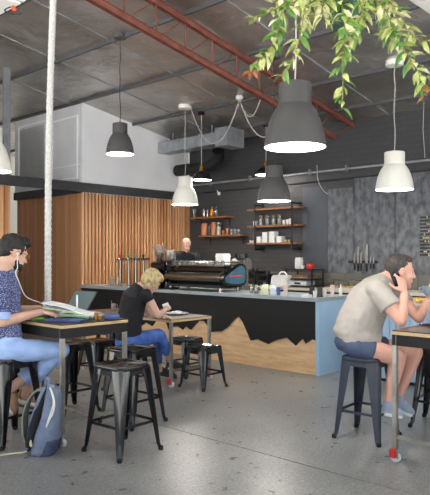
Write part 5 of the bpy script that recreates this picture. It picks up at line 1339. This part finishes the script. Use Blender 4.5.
# phone at his ear
pc = at(396, 277.5, 4.735); ph = empty('mobile_phone', pc)
ax = (UP*.90-RT*.36).normalized()*-1; ax = -ax; wv = (RT*.75+UP*.32-FW*.2); wv = (wv-ax*wv.dot(ax)).normalized(); nv = ax.cross(wv)
MB().obox((0, 0, 0), ax*.066, wv*.033, nv*.0045).build('body', 'black_gloss', ph, bevel=.004)
MB().obox(ax*.05+wv*.018-nv*.0046*(1 if nv.dot(FW) > 0 else -1), ax*.007, wv*.007, nv*.001).build('camera_lens', 'pack_black', ph)
tag(ph, 'black mobile phone held to the ear of the man in grey', 'phone')
cg = empty('coffee_cup', cupc+UP*-.035)
MB().lathe([(0, 0), (.024, 0), (.028, .004), (.043, .035), (.048, .068), (.0455, .068), (.04, .036), (.024, .008), (0, .007)], n=32).build('body', 'ceramic_blue', cg, smooth=True)
MB().tube(smoothpath([-RT*.044+UP*.054, -RT*.066+UP*.056, -RT*.064+UP*.028, -RT*.038+UP*.022], 6), .0055, 8).build('handle', 'ceramic_blue', cg, smooth=True)
tag(cg, 'pale grey blue coffee cup raised in the hand of the man on the phone', 'cup')

# ---- blonde woman at the wooden table
m3 = empty('person', base(127, 6.55)); sh = Shift(m3)
tag(m3, 'blonde woman in a black t-shirt and blue jeans seated at the wooden table', 'person')
F3 = (RT*.75+FW*.66).normalized(); S3 = F3.cross(UP)
hc = at(152, 280.5, 6.52); hf = RT*.66+FW*.40-UP*.62; k = .98
b = MB(); f, s, u = head(b, hc, hf, UP, k); nb = at(140, 287, 6.52)
limb(b, [(hc-f*.03-u*.06, .050), (nb, .054)])
secloft(b, [sec(128, 347, 6.53, 10, .14), sec(128.5, 337, 6.52, 10, .145), sec(130, 320, 6.51, 9, .125), sec(132, 307, 6.51, 10, .14), sec(135, 296, 6.51, 9, .15), sec(138.5, 289, 6.52, 6, .09)], S3)
shR, elR, wrR = at(146, 294.5, 6.38), at(158.5, 315.5, 6.40), at(165, 310, 6.58)
shL, elL, wrL = at(136, 293, 6.66), at(150, 314, 6.82), at(160, 316.2, 6.80)
limb(b, [(shR, .050), (shR.lerp(elR, .5), .043), (elR, .034), (elR.lerp(wrR, .35), .034), (wrR, .022)])
limb(b, [(shL, .050), (shL.lerp(elL, .5), .043), (elL, .034), (elL.lerp(wrL, .35), .034), (wrL, .022)])
hand(b, wrR, (RT*.45+FW*.7+UP*.35), -UP*.6-RT*.5+FW*.2, -RT+FW*.2+UP*.4, curl=(.35, .5, .4), size=.85)
hand(b, wrL, (RT*.95-UP*.05), -UP, -FW, curl=(.2, .3, .3), size=.9)
hR, kR, aR = at(131, 342, 6.44), at(160, 335, 6.64), at(168.5, 357, 6.78)
hL, kL, aL = at(130, 342, 6.60), at(158, 334, 6.86), at(158, 366, 6.95)
for hh, kk, aa in ((hR, kR, aR), (hL, kL, aL)):
    limb(b, [(hh, .085), (hh.lerp(kk, .5), .075), (kk, .055), (kk.lerp(aa, .35), .052), (aa, .034)])
limb(b, [(aR, .034), (at(170.5, 362, 6.80), .030)]); limb(b, [(aL, .034), (at(161, 371, 6.97), .03)])
sh(remesh(b, 'body', 'skin2', .0065, None, 5))
h = MB(); hm = lambda o, a, b_, hh: E(h, hc, f, s, u, o, a, b_, hh, k)
hm((-.020, 0, .034), .104, .088, .092); hm((.020, 0, .078), .080, .074, .042); hm((.062, 0, .062), .040, .066, .036)
hm((-.070, 0, -.020), .048, .072, .066); hm((-.056, 0, -.070), .036, .052, .036); hm((.010, .074, -.010), .060, .024, .056); hm((.010, -.074, -.010), .060, .024, .056)
sh(remesh(h, 'hair', 'hair_blond', .008, None, 2, lambda c, n: n*(.006*noise.noise(V((c.x*34, c.y*34, c.z*60)))+.004*noise.noise(c*80))))
feats(m3, hc, f, s, u, k, 'hair_dark', 'hair_blond')
t = MB(); secloft(t, [sec(128.5, 341, 6.52, 10.5, .155), sec(128.5, 336, 6.52, 11.2, .158), sec(129.5, 322, 6.51, 10.4, .138), sec(131.5, 309, 6.51, 11, .150), sec(134.5, 297.5, 6.51, 10, .165), sec(138, 290, 6.52, 7, .11), sec(141, 285.5, 6.52, 5.6, .066)], S3)
for a_, c_ in ((shR, elR), (shL, elL)):
    limb(t, [(a_, .062)]); t.tube([a_, a_.lerp(c_, .30)], [.062, .056], 18)
sh(remesh(t, 'tshirt', 'black_shirt', .008, None, 4, lumpy(.004, 13)))
j = MB(); secloft(j, [sec(128.5, 350, 6.53, 9.5, .155), sec(128.5, 345, 6.52, 11, .165), sec(128.5, 338, 6.52, 10.6, .155), sec(128.8, 334, 6.52, 9.8, .145)], S3)
for hh, kk, aa, e in ((hR, kR, aR, .86), (hL, kL, aL, .9)):
    limb(j, [(hh, .094), (hh.lerp(kk, .5), .083), (kk, .061), (kk.lerp(aa, .35), .058)]); j.tube([kk.lerp(aa, .3), kk.lerp(aa, e)], [.058, .044], 18)
sh(remesh(j, 'jeans', 'navy_jeans', .008, None, 4, lumpy(.004, 14)))
before = set(C.objects)
shoe(None, at(166.5, 367, 6.78), at(184, 371, 6.92), UP, 'dark_shoe', None, 'dark_shoe', h=.06)
shoe(None, at(158, 375, 6.95), at(176, 379, 7.1), UP, 'dark_shoe', None, 'dark_shoe', h=.06)
for o in [x for x in C.objects if x not in before and x.parent is None]: sh(o)
pc = at(166, 306, 6.62); ph = empty('white_card', pc); wv = RT*.8+FW*.3+UP*.3; wv.normalize(); ax = (UP*.8-RT*.4); ax = (ax-wv*ax.dot(wv)).normalized(); nv = ax.cross(wv)
MB().obox((0, 0, 0), ax*.03, wv*.034, nv*.004).build('body', 'ceramic_white', ph, bevel=.002); tag(ph, 'small white card in the hand of the blonde woman', 'card')

# ---- barista behind the espresso machine
m4 = empty('person', base(184, 10.2)); sh = Shift(m4)
tag(m4, 'bald barista in black bending behind the espresso machine', 'person')
hc = at(186.5, 244.5, 10.1); hf = RT*.25-FW*.75-UP*.45; k = .92
b = MB(); f, s, u = head(b, hc, hf, UP, k); S4 = RT.copy()
nb = at(184, 252.5, 10.2); limb(b, [(hc-f*.03-u*.06, .055), (nb, .058)])
def s4(px, z, d, hf_, hl): p = base(px, d, z); return (p, hf_, hl)
secloft(b, [s4(184, .84, 10.25, .11, .15), s4(184, .98, 10.25, .12, .16), s4(184, 1.15, 10.24, .11, .15), s4(184, 1.32, 10.22, .12, .18), s4(184, 1.44, 10.2, .09, .17)], S4)
arms = []
for sx in (-1, 1):
    a_ = base(184, 10.2, 1.40)+RT*(.19*sx); c_ = base(184, 10.1, 1.14)+RT*(.25*sx); w_ = base(184, 9.93, 1.06)+RT*(.15*sx); arms.append((a_, c_, w_))
    limb(b, [(a_, .056), (c_, .042), (w_, .028)]); hand(b, w_, -FW-UP*.2, -UP, -RT*sx, size=.95)
    limb(b, [(base(184, 10.25, .88)+RT*.085*sx, .085), (base(184, 10.24, .48)+RT*.10*sx, .06), (base(184, 10.27, .10)+RT*.10*sx, .04)])
sh(remesh(b, 'body', 'skin', .010, None, 4))
feats(m4, hc, f, s, u, k, 'hair_dark', 'hair_grey')
t = MB(); secloft(t, [s4(184, .86, 10.25, .13, .175), s4(184, 1.0, 10.25, .135, .175), s4(184, 1.15, 10.24, .125, .165), s4(184, 1.32, 10.22, .135, .195), s4(184, 1.44, 10.2, .105, .185), s4(184, 1.49, 10.2, .07, .08)], S4)
for a_, c_, w_ in arms: limb(t, [(a_, .068), (a_.lerp(c_, .7), .058)])
sh(remesh(t, 'tshirt', 'black_shirt', .011, None, 4))
j = MB()
for sx in (-1, 1): limb(j, [(base(184, 10.25, .90)+RT*.08*sx, .105), (base(184, 10.24, .48)+RT*.10*sx, .075)]); j.tube([base(184, 10.24, .48)+RT*.10*sx, base(184, 10.27, .09)+RT*.10*sx], [.075, .06], 16)
sh(remesh(j, 'trousers', 'black_matte', .011, None, 4))
before = set(C.objects)
for sx in (-1, 1): shoe(None, base(184, 10.33, .0)+RT*.10*sx, base(184, 10.08, .0)+RT*.12*sx, UP, 'dark_shoe', None, 'dark_shoe')
for o in [x for x in C.objects if x not in before and x.parent is None]: sh(o)

# ------------------------------------------------------------------ daylight from the open shopfront behind the viewer
W = bpy.data.worlds.new('daylight'); S.world = W; W.use_nodes = True
bg = W.node_tree.nodes['Background']; bg.inputs[0].default_value = (.86, .94, 1.0, 1); bg.inputs[1].default_value = .85
sl = bpy.data.lights.new('sun', 'SUN'); sl.energy = 21; sl.angle = .02; sl.color = (1, .98, .95)
so = bpy.data.objects.new('sun', sl); C.objects.link(so); so.location = (0, 0, 12); so.rotation_euler = V((-.18, -.18, -1)).to_track_quat('-Z', 'Y').to_euler()
S.view_settings.exposure = 0.6
